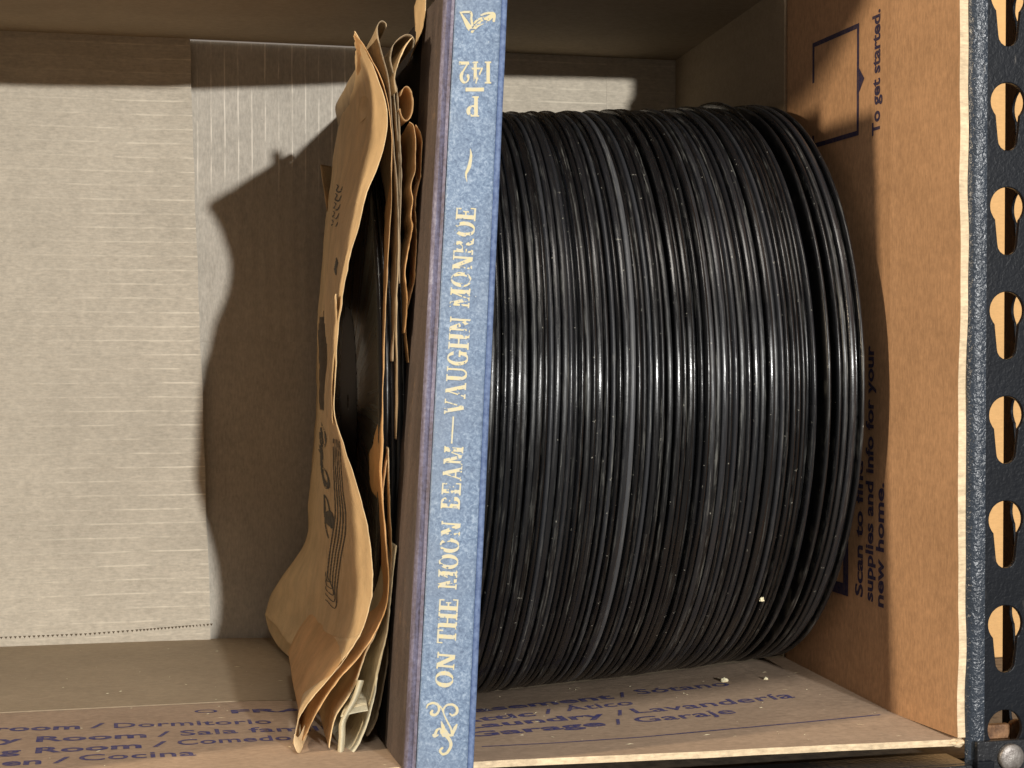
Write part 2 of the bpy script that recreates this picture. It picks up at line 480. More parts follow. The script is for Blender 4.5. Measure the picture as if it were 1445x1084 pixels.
# perforated score line on the left back flap: a row of small punched nicks
V, Fc = [], []
i = 0
px = -150.0
while px < 300:
    py = pl(px, [(-150, 910), (0, 900), (120, 895), (200, 889), (300, 881)])
    c = unp(px, py, -0.6)
    uu_ = min(1, max(0, (c.x - XL) / (left_edge_x(c.z) - XL)))
    c = unp(px, py, -0.62 - 1.6 * uu_ ** 8)
    s = 0.85
    b = len(V)
    V += [(c.x - s * 0.9, c.y - 0.05, c.z + s * 0.5), (c.x + s * 0.9, c.y - 0.05, c.z + s * 0.5), (c.x, c.y - 0.05, c.z - s)]
    Fc.append((b, b + 1, b + 2))
    px += 6.6 if px < 190 else 5.0
k = NT('punched_nick'); k.done((0.10, 0.075, 0.05), 0.9, None, 0.1)
pf = mesh('perforation', V, Fc, k.m, BOX)

# crushed corner where lower and right flap meet
def crumple(name, cx, cy, cz, r, mat, parent, seed, sub=3, sq=(1, 1, 1)):
    bm = bmesh.new(); bmesh.ops.create_icosphere(bm, subdivisions=sub, radius=1)
    V = []
    for v in bm.verts:
        n = noise.noise(v.co * 1.7 + Vector((seed, 0, 0))) * 0.5 + noise.noise(v.co * 4 + Vector((0, seed, 0))) * 0.25
        p = v.co * (1 + n)
        V.append((cx + p.x * r * sq[0], cy + p.y * r * sq[1], cz + p.z * r * sq[2]))
    Fc = [[v.index for v in f.verts] for f in bm.faces]
    bm.free()
    return mesh(name, V, Fc, mat, parent)
c = unp(1371, 1046, -304)
crumple('torn_corner', c.x, c.y + 1, c.z + 0.3, 2.6, M['edge'], BOX, 3.3, sq=(1.0, 0.7, 1.5))
c = unp(1358, 1049, -303)
crumple('torn_corner', c.x, c.y + 1.5, c.z + 0.2, 2.4, M['edge'], BOX, 8.1, sq=(2.2, 0.7, 0.6))

# ------------------------------------------------------------------ printed text
def text_mesh(s, bold=0.0, spacing=1.0):
    cu = bpy.data.curves.new('t', 'FONT')
    cu.body = s
    cu.size = 1.0
    cu.offset = bold
    cu.space_character = spacing
    cu.resolution_u = 3
    cu.dimensions = '2D'
    cu.fill_mode = 'FRONT'
    o = bpy.data.objects.new('t', cu)
    C.objects.link(o)
    dg = bpy.context.evaluated_depsgraph_get()
    me = bpy.data.meshes.new_from_object(o.evaluated_get(dg))
    V = [tuple(v.co) for v in me.vertices]
    Fc = [tuple(p.vertices) for p in me.polygons]
    bpy.data.objects.remove(o); bpy.data.meshes.remove(me); bpy.data.curves.remove(cu)
    return V, Fc
CAPH = None
def print_text(name, s, fn, length, cap, mat, parent, bold=0.02, align='L', spacing=1.0):
    """fn(a, b) -> place; a along the line, b up the letters (mm)"""
    global CAPH
    if CAPH is None:
        v, _ = text_mesh('H'); CAPH = max(p[1] for p in v) - min(p[1] for p in v)
    V, Fc = text_mesh(s, bold, spacing)
    x0 = min(p[0] for p in V); x1 = max(p[0] for p in V)
    sx = length / (x1 - x0); sy = cap / CAPH
    # split long edges a little so print follows the board
    out = []
    for p in V:
        a = (p[0] - x0) * sx
        if align == 'R': a -= length
        out.append(fn(a, p[1] * sy))
    return mesh(name, out, Fc, mat, parent)

FLO = 0.30
def floor_pt(px, py):
    """photo point -> place on the lower flap"""
    y = -230.0
    for _ in range(25):
        p = unp(px, py, y)
        # move along ray until z matches
        r = ray(px, py)
        zt = zf(p.x, y) + 0.25
        y = CAM.y + (zt / r.z) * r.y
    return unp(px, py, y)

def floor_text(s, x_px, y_px, x2_px, cap, align, bold, slope=-0.095):
    a = floor_pt(x_px, y_px)
    b = floor_pt(x2_px, y_px + slope * (x2_px - x_px))
    L = math.hypot(b.x - a.x, b.y - a.y)
    dx, dy = (b.x - a.x) / L, (b.y - a.y) / L
    if align == 'R': dx, dy = -dx, -dy
    def fn(u, v):
        x = a.x + u * dx; y = a.y + u * dy + v
        return (x, y, zf(x, y) + 0.25 + 0.12)
    return print_text('printed_text', s, fn, L, cap, M['blue_ink'], flap_low, bold, align, 1.03)

CAP = 9.8
BO, RE = 0.028, 0.012
floor_text('O', 275, 1006.5, 308, 7.0, 'L', 0, -0.02)
floor_text('FRAGILE', 327, 1007, 560, 7.4, 'L', BO, -0.02)
for s_, x_, y_, x2_, al, bo, sl in (
        ('Bedroom', 113, 1029, -95, 'R', BO, -.027), ('/', 127, 1028, 148, 'L', RE, -.027), ('Dormitorio', 161, 1027.5, 384, 'L', RE, -.027),
        ('Family Room', 207, 1041, -140, 'R', BO, -.034), ('/', 222, 1040, 241, 'L', RE, -.034), ('Sala familiar', 255, 1038.5, 510, 'L', RE, -.034),
        ('Dining Room', 200, 1055.7, -140, 'R', BO, -.045), ('/', 215, 1054.5, 237, 'L', RE, -.045), ('Comedor', 251, 1052, 432, 'L', RE, -.045),
        ('Kitchen', 58, 1078.5, -130, 'R', BO, -.045), ('/', 74, 1077.5, 98, 'L', RE, -.045), ('Cocina', 111, 1074, 277, 'L', RE, -.045),
        ('Basement', 868, 986, 640, 'R', BO, -.1), ('/', 876, 984.5, 890, 'L', RE, -.1), ('Sótano', 902, 980, 1032, 'L', RE, -.095),
        ('Attic', 757, 1010, 640, 'R', BO, -.1), ('/', 770, 1008, 786, 'L', RE, -.1), ('Ático', 800, 1004, 896, 'L', RE, -.1),
        ('Laundry', 858, 1012, 655, 'R', BO, -.085), ('/', 872, 1010, 888, 'L', RE, -.1), ('Lavandería', 898, 1007, 1123, 'L', RE, -.1),
        ('Garage', 857, 1024, 660, 'R', BO, -.085), ('/', 870, 1023, 885, 'L', RE, -.1), ('Garaje', 901, 1020, 1040, 'L', RE, -.097)):
    floor_text(s_, x_, y_, x2_, CAP, al, bo, sl)
# rule under the list
V, Fc = [], []
pts = [floor_pt(x, y) for x, y in ((680, 1054), (780, 1049), (900, 1041), (1020, 1030), (1130, 1020), (1242, 1009))]
for i, p in enumerate(pts):
    for d in (-0.55, 0.55):
        V.append((p.x, p.y + d, zf(p.x, p.y + d) + 0.37))
    if i: Fc.append((2 * i - 2, 2 * i, 2 * i + 1, 2 * i - 1))
mesh('printed_rule', V, Fc, M['blue_ink'], flap_low)

def wall_text(s, z0, y_base, length, cap, bold=0.03):
    def fn(u, v):
        y = y_base + v; z = z0 + u
        return (xr_flap(y, z) - 0.12, y, z)
    return print_text('printed_text', s, fn, length, cap, M['dark_ink'], flap_r, bold)
wall_text('To get started.', 88.5, -246.5, 50, 6.6)
wall_text('Scan to find', -99.5, -232.5, 56, 6.6)
wall_text('supplies and info for your', -100, -242, 104, 6.6)
wall_text('new home.', -101, -251.5, 50, 6.6)
def wall_quads(name, quads, mat=None):
    V, Fc = [], []
    for q in quads:
        b = len(V)
        for y, z in q: V.append((xr_flap(y, z) - 0.12, y, z))
        Fc.append(tuple(range(b, b + len(q))))
    return mesh(name, V, Fc, mat or M['dark_ink'], flap_r)
def ring(y0, y1, z0, z1, t, gap=None):
    q = [[(y0, z0), (y0 + t, z0), (y0 + t, z1), (y0, z1)],
         [(y0 + t, z0), (y1 - t, z0), (y1 - t, z0 + t), (y0 + t, z0 + t)],
         [(y0 + t, z1 - t), (y1 - t, z1 - t), (y1 - t, z1), (y0 + t, z1)]]
    if gap:
        q += [[(y1 - t, z0), (y1, z0), (y1, gap[0]), (y1 - t, gap[0])], [(y1 - t, gap[1]), (y1, gap[1]), (y1, z1), (y1 - t, z1)]]
    else:
        q += [[(y1 - t, z0), (y1, z0), (y1, z1), (y1 - t, z1)]]
    return q
wall_quads('printed_frame', ring(-227.5, -181, 90.5, 136.5, 2.0, (96, 119)) + [[(-227.6, 118), (-227.6, 108), (-232.5, 113)]])
wall_quads('printed_frame', ring(-219, -170, -101, -30, 5.0))

# ------------------------------------------------------------------ records
def record_mesh(name, R, t, bead, warp, seed, mat, seg=150, flat=False):
    """axis along X; rounded rim, slightly raised bead at the edge, groove area a little sunken, spindle hole"""
    h = t / 2
    prof = [(3.6, h), (44, h), (46.5, h - 0.15), (50, h - 0.12), (60, h - 0.28), (R - 8, h - 0.30), (R - 5, h - 0.2)]
    if flat: prof += [(R - 2.6, h + bead * 0.6), (R - 0.55, h + bead * 0.3), (R - 0.16, h - 0.16), (R - 0.02, h - 0.42), (R + 0.05, 0.05)]
    else: prof += [(R - 3.2, h + bead), (R - 1.2, h + bead * 0.7), (R - 0.35, h * 0.72), (R, h * 0.25)]
    full = prof + [(r, -x) for r, x in reversed(prof)]
    V, Fc = [], []
    n = len(full)
    for i in range(seg):
        a = 2 * math.pi * i / seg
        wv = warp * math.sin(2 * a + seed) + warp * 0.5 * math.sin(3 * a + 2 * seed)
        rr = 0.25 * noise.noise(Vector((math.cos(a) * 1.5, math.sin(a) * 1.5, seed))) - 0.25 * max(0, noise.noise(Vector((math.cos(a) * 9, math.sin(a) * 9, seed))) - 0.25)
        for r, x in full:
            f = r / R
            r2 = r + (rr if r > R - 3 else 0)
            V.append((x + wv * f * f, r2 * math.cos(a), r2 * math.sin(a)))
    for i in range(seg):
        j = (i + 1) % seg
        for q in range(n):
            q2 = (q + 1) % n
            Fc.append((i * n + q, i * n + q2, j * n + q2, j * n + q))
    me = bpy.data.meshes.new(name)
    me.from_pydata([tuple(c * MM for c in v) for v in V], [], Fc)
    me.polygons.foreach_set('use_smooth', [True] * len(me.polygons))
    me.update()
    me.materials.append(mat)
    bm = bmesh.new(); bm.from_mesh(me); bmesh.ops.recalc_face_normals(bm, faces=bm.faces); bm.to_mesh(me); bm.free()
    return me
protos = []
for i, (R, t, bead, wp, m) in enumerate([(127.0, 2.15, 0.12, 0.15, 'rec_a'), (126.7, 2.3, 0.05, 0.3, 'rec_b'), (127.3, 2.05, 0.18, 0.1, 'rec_a'), (126.8, 2.6, 0.0, 0.25, 'rec_b'),
                                         (127.2, 2.1, 0.1, 0.35, 'rec_c'), (126.4, 2.2, 0.15, 0.2, 'rec_a'), (127.3, 2.5, 0.05, 0.1, 'rec_a'), (126.9, 2.0, 0.0, 0.2, 'rec_b')]):
    protos.append((record_mesh('record', R, t, bead, wp, i * 1.7, M[m], flat=i not in (0, 2, 5, 7)), R, t))

def label_mesh(side):
    V, Fc = [(0, 0, 0)], []
    seg = 48
    V = []
    for i in range(seg):
        a = 2 * math.pi * i / seg
        V.append((side * 1.22, 3.7 * math.cos(a), 3.7 * math.sin(a))); V.append((side * 1.22, 42 * math.cos(a), 42 * math.sin(a)))
    for i in range(seg):
        j = (i + 1) % seg
        Fc.append((2 * i, 2 * i + 1, 2 * j + 1, 2 * j))
    me = bpy.data.meshes.new('centre_label')
    me.from_pydata([tuple(c * MM for c in v) for v in V], [], Fc); me.update()
    me.materials.append(M['label_red'])
    return me
LABEL = label_mesh(-1)

def put_record(k, x, label, group, yc=-129.0, lean=0.0, turn=0.0, dz=0.0, with_label=False):
    me, R, t = protos[k]
    o = bpy.data.objects.new('record', me)
    C.objects.link(o)
    z = zf(x, yc) + R + dz + 0.3
    o.location = (x * MM, yc * MM, z * MM)
    o.rotation_mode = 'XYZ'
    # spin about its own axis first, then lean (about Y) and turn (about Z)
    rot = Matrix.Rotation(turn, 4, 'Z') @ Matrix.Rotation(lean, 4, 'Y') @ Matrix.Rotation(random.uniform(0, 6.28), 4, 'X')
    o.rotation_euler = rot.to_euler()
    tag(o, label, 'record', group)
    if with_label:
        c = bpy.data.objects.new('centre_label', LABEL)
        C.objects.link(c); c.parent = o
    return o

ORD = ['first', 'second', 'third', 'fourth', 'fifth', 'sixth', 'seventh', 'eighth', 'ninth', 'tenth']
def px_to_x(px, y=-256, py=540): return unp(px, py, y).x
# rims as they follow one another across the photo
rims = []
x = 133.0
xe = px_to_x(1221) - 1.0
rr = random.Random(11)
seq = []
while True:
    k_ = rr.choice([0, 0, 1, 1, 2, 3, 4, 5, 6, 6, 7, 7])
    seq.append(k_)
    if sum(protos[q][2] for q in seq) + 0.24 * len(seq) > (xe - x) - 9.5: break
n = len(seq)
gaps = [rr.choice([0.1, 0.15, 0.2, 0.3, 0.5]) for _ in seq]
# wider dark gaps near the right end
for idx, g in ((n - 5, 2.8), (n - 6, 2.6), (n - 11, 0.8), (n // 3, 0.9), (n // 2, 0.8)):
    gaps[idx] += g
scale = (xe - x) / (sum(protos[q][2] for q in seq) + sum(gaps))
GR = 'shellac records standing in the long row'
pale = {}
cx = x
for i, q in enumerate(seq):
    t = protos[q][2]
    cx += gaps[i] * scale + t * scale / 2
    if i < 10: lab = f'black record, {ORD[i]} one right of the blue album in the long row'
    elif n - 1 - i == 0: lab = 'last black record of the long row, closest to the right cardboard flap'
    elif n - 1 - i < 10: lab = f'black record, {ORD[n - 1 - i]} from the right cardboard flap in the long row'
    elif i == n // 3: lab = 'black record right of the dark gap a third of the way along the long row'
    elif i == n // 2: lab = 'black record just right of the dark gap at the middle of the long row'
    else: lab = 'black shellac record packed in the middle of the long row, rim outwards'
    right = max(0.0, (i - n * 0.75) / (n * 0.25))
    yy = -129.0 + rr.choice([0, 0, 0.6, -0.6, -1.2, 1.0, 1.6]) + rr.uniform(-.4, .4)
    dz = 0
    if i == n - 8: 
        yy += 5; dz = 3
    ln = rr.uniform(-0.002, 0.002) + 0.050 * (1 - i / n) ** 1.3 - 0.006
    tn = 0.052 - 0.030 * i / n
    yy -= 10 - 7 * i / n
    put_record(q, cx + 127 * tn, lab, GR, yy, ln, rr.uniform(-0.001, 0.001) - tn, dz)
    cx += t * scale / 2

# the records left of the album, some of them still in sleeves
GL = 'records among the paper sleeves left of the album'
left = [(539, 0, 'black record with wide bare face showing, inside the torn leftmost kraft sleeve', True),
        (547, 2, 'black record just right of the one inside the leftmost kraft sleeve', False),
        (555, 5, 'black record third from the left among the sleeves', False),
        (563, 1, 'black record fourth from the left among the sleeves', False),
        (571, 0, 'black record closest to the left cover of the blue album', False)]
for li, (px, q, lab, wl) in enumerate(left):
    tn = math.radians(3.0 - 0.25 * li)
    put_record(q, px_to_x(px, -255) + 127 * math.tan(tn), lab, GL, -128.0, -0.0, -tn, 0, wl)

# ------------------------------------------------------------------ album
def y_sp(z): return lerp(-311.5, -280, (z + 160) / 310)
yb = lambda x, z: lerp(-311.5, -280, (z + 160) / 310)
pb = unpf(587.5, 1084, yb); pt = unpf(643, 0, yb)
def x_sp(z): return lerp(pb.x, pt.x, (z - pb.z) / (pt.z - pb.z))
pbr = unpf(660, 1084, yb); ptr = unpf(708, 0, yb)
def w_sp(z): return lerp(pbr.x - pb.x, ptr.x - pt.x, (z - pb.z) / (pt.z - pb.z))
ALB = empty('record_album', (x_sp(-140) + 8, -150, -141), 'blue cloth record album with brown covers and worn gold lettering on its spine', 'record album')
ZB, ZTOP = -141.5, 129.5
def sweep(name, prof, mat, closed=False, z0=ZB, z1=ZTOP, nz=60, inset=0, wobble=0.12, smooth=True):
    """prof(w): list of (u, v) offsets from the left edge of the spine face and its plane"""
    V, Fc = [], []
    zs = rng(z0, z1, nz)
    for z in zs:
        pr = prof(w_sp(z))
        m = len(pr)
        for i, (u, v) in enumerate(pr):
            nx = wobble * noise.noise(Vector((i * 0.7, z * 0.03, 1.0)))
            V.append((x_sp(z) + u + nx + max(0, v - 5) * 0.02, y_sp(z) + v + wobble * noise.noise(Vector((i * 0.7, z * 0.05, 9.0))), z))
    for a in range(nz - 1):
        for i in range(m if closed else m - 1):
            j = (i + 1) % m
            Fc.append((a * m + i, a * m + j, (a + 1) * m + j, (a + 1) * m + i))
    if closed:
        Fc.append(tuple(range(m))); Fc.append(tuple(reversed(range((nz - 1) * m, nz * m))))
    o = mesh(name, V, Fc, mat, ALB, smooth)
    bm = bmesh.new(); bm.from_mesh(o.data); bmesh.ops.recalc_face_normals(bm, faces=bm.faces); bm.to_mesh(o.data); bm.free()
    if smooth:
        try:
            o.data.set_sharp_from_angle(angle=math.radians(50))
        except Exception: pass
    return o
sweep('spine', lambda w: [(0.1, 3.5), (0.0, 1.0), (0.15, 0.35), (0.6, 0.05), (w * 0.5, -0.05), (w - 0.9, 0.0), (w - 0.3, 0.12), (w, 0.5), (w + 0.1, 3.5)], M['cloth'], True)
sweep('spine_hinge', lambda w: [(-3.9, 3.2), (-3.6, 1.6), (-2.9, 1.0), (-2.2, 1.3), (-1.5, 1.9), (-0.9, 1.2), (-0.2, 0.7), (-0.05, 3.6), (-3.0, 3.8)], M['hinge'], True)
sweep('spine_hinge', lambda w: [(w + 0.15, 1.5), (w + 0.5, 1.2), (w + 1.6, 1.0), (w + 2.3, 1.4), (w + 2.6, 2.4), (w + 2.6, 5.0), (w + 0.15, 5.0)], M['cloth_dark'], True)
def flat_y(y): return y
def cover(name, u0, u1, mat, v0=0.0, v1=270.0):
    V, Fc = [], []
    zs = rng(ZB, ZTOP, 40); ys = [0, 1, 2]
    prof = lambda z: [(u0, v0 + 3.2), (u0 + 0.5, v0 + 2.4), (u1, v0 + 3.4), (u1, v1), (u0, v1)]
    for z in zs:
        for u, v in prof(z):
            uu = u + (w_sp(z) if name_right else 0)
            V.append((x_sp(z) + uu + max(0, v - 5) * 0.02 + 0.2 * noise.noise(Vector((u, z * 0.02, 2))), y_sp(z) + 0 + v if v < 200 else min(-18, y_sp(z) + v), z))
    m = 5
    for a in range(len(zs) - 1):
        for i in range(m):
            j = (i + 1) % m
            Fc.append((a * m + i, a * m + j, (a + 1) * m + j, (a + 1) * m + i))
    Fc.append(tuple(range(m))); Fc.append(tuple(reversed(range((len(zs) - 1) * m, len(zs) * m))))
    o = mesh(name, V, Fc, mat, ALB)
    bm = bmesh.new(); bm.from_mesh(o.data); bmesh.ops.recalc_face_normals(bm, faces=bm.faces); bm.to_mesh(o.data); bm.free()
    return o
name_right = False
tag(cover('cover_front', -3.9, -1.3, M['brown'], 0.0, 46.0), 'brown cloth front of the left cover beside the spine')
tag(cover('cover', -3.6, -1.3, M['cover_shade'], 43.0), 'black left cover')
name_right = True
cover('cover', -0.4, 1.6, M['cloth_dark'])
V = []
pg = sweep('page_block', lambda w: [(-1.1, 5.5), (w - 0.6, 5.5), (w - 0.6, 236), (-1.1, 236)], M['env_paper'], True, ZB + 4, ZTOP - 4, 8, smooth=False)

# -------- gilt marks: drawn as filled masks, then turned into one thin sheet lying on the spine
def ell(X, Y, cx, cy, rx, ry): return ((X - cx) / rx) ** 2 + ((Y - cy) / ry) ** 2 <= 1
def bxm(X, Y, x0, x1, y0, y1): return (X >= x0) & (X <= x1) & (Y >= y0) & (Y <= y1)
def par(X, Y, x0, y0, x1, y1, wd):
    t = (Y - y0) / (y1 - y0)
    xc = x0 + (x1 - x0) * t
    return (t >= 0) & (t <= 1) & (abs(X - xc) <= wd / 2)
def stem(X, Y, x, wd, y0=0, y1=1, s=0.09, t=0.075, top=True, bot=True):
    m = bxm(X, Y, x - wd / 2, x + wd / 2, y0, y1)
    if bot: m |= bxm(X, Y, x - wd / 2 - s, x + wd / 2 + s, y0, y0 + t)
    if top: m |= bxm(X, Y, x - wd / 2 - s, x + wd / 2 + s, y1 - t, y1)
    return m
T_, t_ = 0.23, 0.12
def g_O(X, Y): return ell(X, Y, .42, .5, .42, .52) & ~ell(X, Y, .42, .5, .20, .44)
def g_N(X, Y): return stem(X, Y, .16, t_) | stem(X, Y, .72, t_, bot=False) | par(X, Y, .68, 0, .17, 1, .24)
def g_T(X, Y): return stem(X, Y, .38, T_, top=False) | bxm(X, Y, 0, .76, .90, 1) | bxm(X, Y, 0, .08, .70, 1) | bxm(X, Y, .68, .76, .70, 1)
def g_H(X, Y): return stem(X, Y, .18, T_) | stem(X, Y, .70, T_) | bxm(X, Y, .18, .70, .46, .55)
def g_E(X, Y): return stem(X, Y, .18, T_) | bxm(X, Y, .1, .70, 0, .09) | bxm(X, Y, .1, .66, .91, 1) | bxm(X, Y, .2, .5, .46, .55) | bxm(X, Y, .62, .70, 0, .28) | bxm(X, Y, .58, .66, .74, 1) | bxm(X, Y, .44, .51, .36, .65)
def g_M(X, Y): return stem(X, Y, .14, t_) | stem(X, Y, .88, T_) | par(X, Y, .50, .02, .18, 1, .20) | par(X, Y, .50, .02, .84, 1, .08)
def g_A(X, Y): return par(X, Y, .12, 0, .42, 1, .08) | par(X, Y, .72, 0, .40, 1, .22) | bxm(X, Y, .2, .62, .28, .36) | bxm(X, Y, .0, .26, 0, .075) | bxm(X, Y, .52, .92, 0, .075)
def g_V(X, Y): return par(X, Y, .44, 0, .16, 1, .22) | par(X, Y, .46, 0, .72, 1, .08) | bxm(X, Y, .0, .34, .925, 1) | bxm(X, Y, .60, .88, .925, 1)
def g_U(X, Y): return stem(X, Y, .18, T_, .3, 1, bot=False) | stem(X, Y, .70, t_, .3, 1, bot=False) | ((ell(X, Y, .415, .32, .335, .34) & ~ell(X, Y, .46, .34, .19, .26)) & (Y < .33))
def g_G(X, Y): return (g_O(X, Y) & ~bxm(X, Y, .55, 1, .36, .72)) | bxm(X, Y, .60, .78, .08, .44) | bxm(X, Y, .50, .88, .38, .46)
def g_R(X, Y):
    bowl = ell(X, Y, .38, .74, .32, .26) & ~ell(X, Y, .36, .74, .13, .17) & (X > .28)
    return stem(X, Y, .18, T_) | bowl | bxm(X, Y, .18, .38, .91, 1) | bxm(X, Y, .18, .38, .47, .55) | par(X, Y, .70, 0, .42, .5, .22) | bxm(X, Y, .6, .88, 0, .075)
def g_P(X, Y):
    bowl = ell(X, Y, .38, .72, .34, .28) & ~ell(X, Y, .36, .72, .14, .19) & (X > .28)
    return stem(X, Y, .18, T_) | bowl | bxm(X, Y, .18, .38, .91, 1) | bxm(X, Y, .18, .38, .44, .52)
def g_B(X, Y):
    b2 = ell(X, Y, .40, .26, .34, .26) & ~ell(X, Y, .36, .26, .14, .17) & (X > .28)
    b1 = ell(X, Y, .38, .74, .29, .26) & ~ell(X, Y, .36, .74, .12, .17) & (X > .28)
    return stem(X, Y, .18, T_) | b1 | b2 | bxm(X, Y, .1, .4, .91, 1) | bxm(X, Y, .1, .4, 0, .09) | bxm(X, Y, .18, .42, .47, .54)
def g_dash(X, Y): return bxm(X, Y, 0.02, 1.35, .42, .56)
def g_1(X, Y): return stem(X, Y, .2, .22)
def g_4(X, Y): return stem(X, Y, .5, .2, top=False) | bxm(X, Y, 0, .72, .27, .36) | par(X, Y, .05, .3, .5, 1, .11)
def g_2(X, Y):
    top = (ell(X, Y, .32, .70, .32, .30) & ~ell(X, Y, .27, .70, .16, .21)) & ((Y > .62) | (X > .4))
    return top | par(X, Y, .08, .05, .56, .62, .12) | bxm(X, Y, .02, .68, 0, .15) | ell(X, Y, .10, .66, .09, .09)
GL_ = {'O': (g_O, .84), 'N': (g_N, .86), 'T': (g_T, .76), 'H': (g_H, .88), 'E': (g_E, .74), 'M': (g_M, 1.06), 'A': (g_A, .90), 'V': (g_V, .86), 'U': (g_U, .84), 'G': (g_G, .88), 'R': (g_R, .88), 'B': (g_B, .78), '—': (g_dash, 1.4), 'P': (g_P, .76), '1': (g_1, .42), '4': (g_4, .76), '2': (g_2, .70)}

def stroke_mask(X, Y, pts, n=40):
    """pts: (x, y, width) spline"""
    m = np.zeros(X.shape, bool)
    P = [Vector(p) for p in pts]
    for i in range(n * (len(P) - 1)):
        p = cr(P, i / n)
        r = max(p.z, 0.2) / 2
        m |= (X - p.x) ** 2 + (Y - p.y) ** 2 <= r * r
    return m

def mask_to_mesh(name, mask, place, mat, parent):
    """runs of filled cells become quads; place(col, row) -> point"""
    V, Fc, idx = [], [], {}
    H, W = mask.shape
    for r in range(H):
        row = mask[r]
        d = np.flatnonzero(np.diff(np.concatenate(([0], row.view(np.int8), [0]))))
        for a, b in zip(d[::2], d[1::2]):
            q = []
            for c_, r_ in ((a, r), (b, r), (b, r + 1), (a, r + 1)):
                V.append(place(c_, r_)); q.append(len(V) - 1)
            Fc.append(q)
    if not V: return None
    return mesh(name, V, Fc, mat, parent)

def wear_field(shape, cell, seed, s1=0.35, s2=0.06):
    """cheap smooth value noise, 0..1"""
    rg = np.random.RandomState(seed)
    out = np.zeros(shape)
    for s, a in ((s1, 0.5), (s2, 0.5)):
        gh, gw = max(2, int(shape[0] * cell * s) + 3), max(2, int(shape[1] * cell * s) + 3)
        g = rg.rand(gh, gw)
        yy = np.linspace(0, gh - 1.001, shape[0]); xx = np.linspace(0, gw - 1.001, shape[1])
        y0 = yy.astype(int); x0 = xx.astype(int); fy = (yy - y0)[:, None]; fx = (xx - x0)[None, :]
        v = g[y0][:, x0] * (1 - fy) * (1 - fx) + g[y0 + 1][:, x0] * fy * (1 - fx) + g[y0][:, x0 + 1] * (1 - fy) * fx + g[y0 + 1][:, x0 + 1] * fy * fx
        out += a * v
    return out

def spine_pt(px, py):
    p = unpf(px, py, yb)
    return (p.x, p.y - 0.16, p.z)
CELL = 0.45
def spine_word(word, start, end, cap, wear, seed):
    """start, end: photo points of baseline ends; letters' tops point left, reading upwards"""
    s = Vector((start[0], start[1])); e = Vector((end[0], end[1]))
    L = (e - s).length
    d = (e - s).normalized(); up = Vector((d.y, -d.x))      # image: reading up, tops to the left
    tot = sum(GL_[c][1] for c in word) + 0.08 * (len(word) - 1)
    W = int(L / CELL) + 1; Hh = int(cap / CELL) + 1
    cc, rr_ = np.meshgrid(np.arange(W) + 0.5, np.arange(Hh) + 0.5)
    A = cc * CELL / L * tot; B = rr_ * CELL / cap
    m = np.zeros(A.shape, bool); pos = 0
    for ch in word:
        f, wd = GL_[ch]
        m |= f(A - pos, B) & (A - pos > -0.05) & (A - pos < wd + .05)
        pos += wd + 0.08
    wf = wear_field(m.shape, CELL, seed)
    m &= wf > wear
    def place(c_, r_):
        q = s + d * (c_ * CELL) + up * (r_ * CELL)
        return spine_pt(q.x, q.y)
    return mask_to_mesh('gilt_lettering', m, place, M['gold'], ALB)
spine_word('ON', (638.5, 971), (642.5, 922), 25, 0.22, 1)
spine_word('THE', (643, 909), (647, 845), 27, 0.26, 2)
spine_word('MOON', (644, 832), (650, 737), 27, 0.40, 3)
spine_word('BEAM', (648.5, 719), (654, 631), 27, 0.38, 4)
spine_word('—', (646, 627), (648.5, 587), 18, 0.2, 5)
spine_word('VAUGHN', (655, 586), (664, 449), 29, 0.33, 6)
spine_word('MONROE', (662, 435), (672, 293), 28, 0.34, 7)
# shelf mark near the top, printed the other way up: P over 142
def spine_word_down(word, x_right, x_left, y_top, y_bot, seed, wear=0.25):
    tot = sum(GL_[c][1] for c in word) + 0.1 * (len(word) - 1)
    L = x_right - x_left; cap = y_bot - y_top
    W = int(L / CELL) + 1; Hh = int(cap / CELL) + 1
    cc, rr_ = np.meshgrid(np.arange(W) + 0.5, np.arange(Hh) + 0.5)
    A = cc * CELL / L * tot; B = rr_ * CELL / cap
    m = np.zeros(A.shape, bool); pos = 0
    for ch in word:
        f, wd = GL_[ch]
        m |= f(A - pos, B) & (A - pos > -0.05) & (A - pos < wd + .05)
        pos += wd + 0.1
    m &= wear_field(m.shape, CELL, seed) > wear
    return mask_to_mesh('gilt_lettering', m, lambda c_, r_: spine_pt(x_right - c_ * CELL, y_top + r_ * CELL), M['gold'], ALB)
spine_word_down('P', 676, 657, 136, 165, 12)
spine_word_down('142', 693, 647, 87, 118, 13, 0.2)
def spine_mask(fn, x0, x1, y0, y1, seed, wear=0.25, name='gilt_ornament'):
    W = int((x1 - x0) / CELL); H = int((y1 - y0) / CELL)
    cc, rr_ = np.meshgrid(x0 + (np.arange(W) + .5) * CELL, y0 + (np.arange(H) + .5) * CELL)
    m = fn(cc, rr_) & (wear_field((H, W), CELL, seed) > wear)
    return mask_to_mesh(name, m, lambda c_, r_: spine_pt(x0 + c_ * CELL, y0 + r_ * CELL), M['gold'], ALB)
spine_mask(lambda X, Y: bxm(X, Y, 657, 683, 124, 129), 655, 685, 122, 131, 14, 0.1, 'gilt_rule')
spine_mask(lambda X, Y: stroke_mask(X, Y, [(663.5, 210, .8), (664.5, 220, 3.4), (662, 235, 5.0), (657.5, 246, 3.0), (659, 257, .8)]), 652, 668, 208, 260, 15, 0.3)
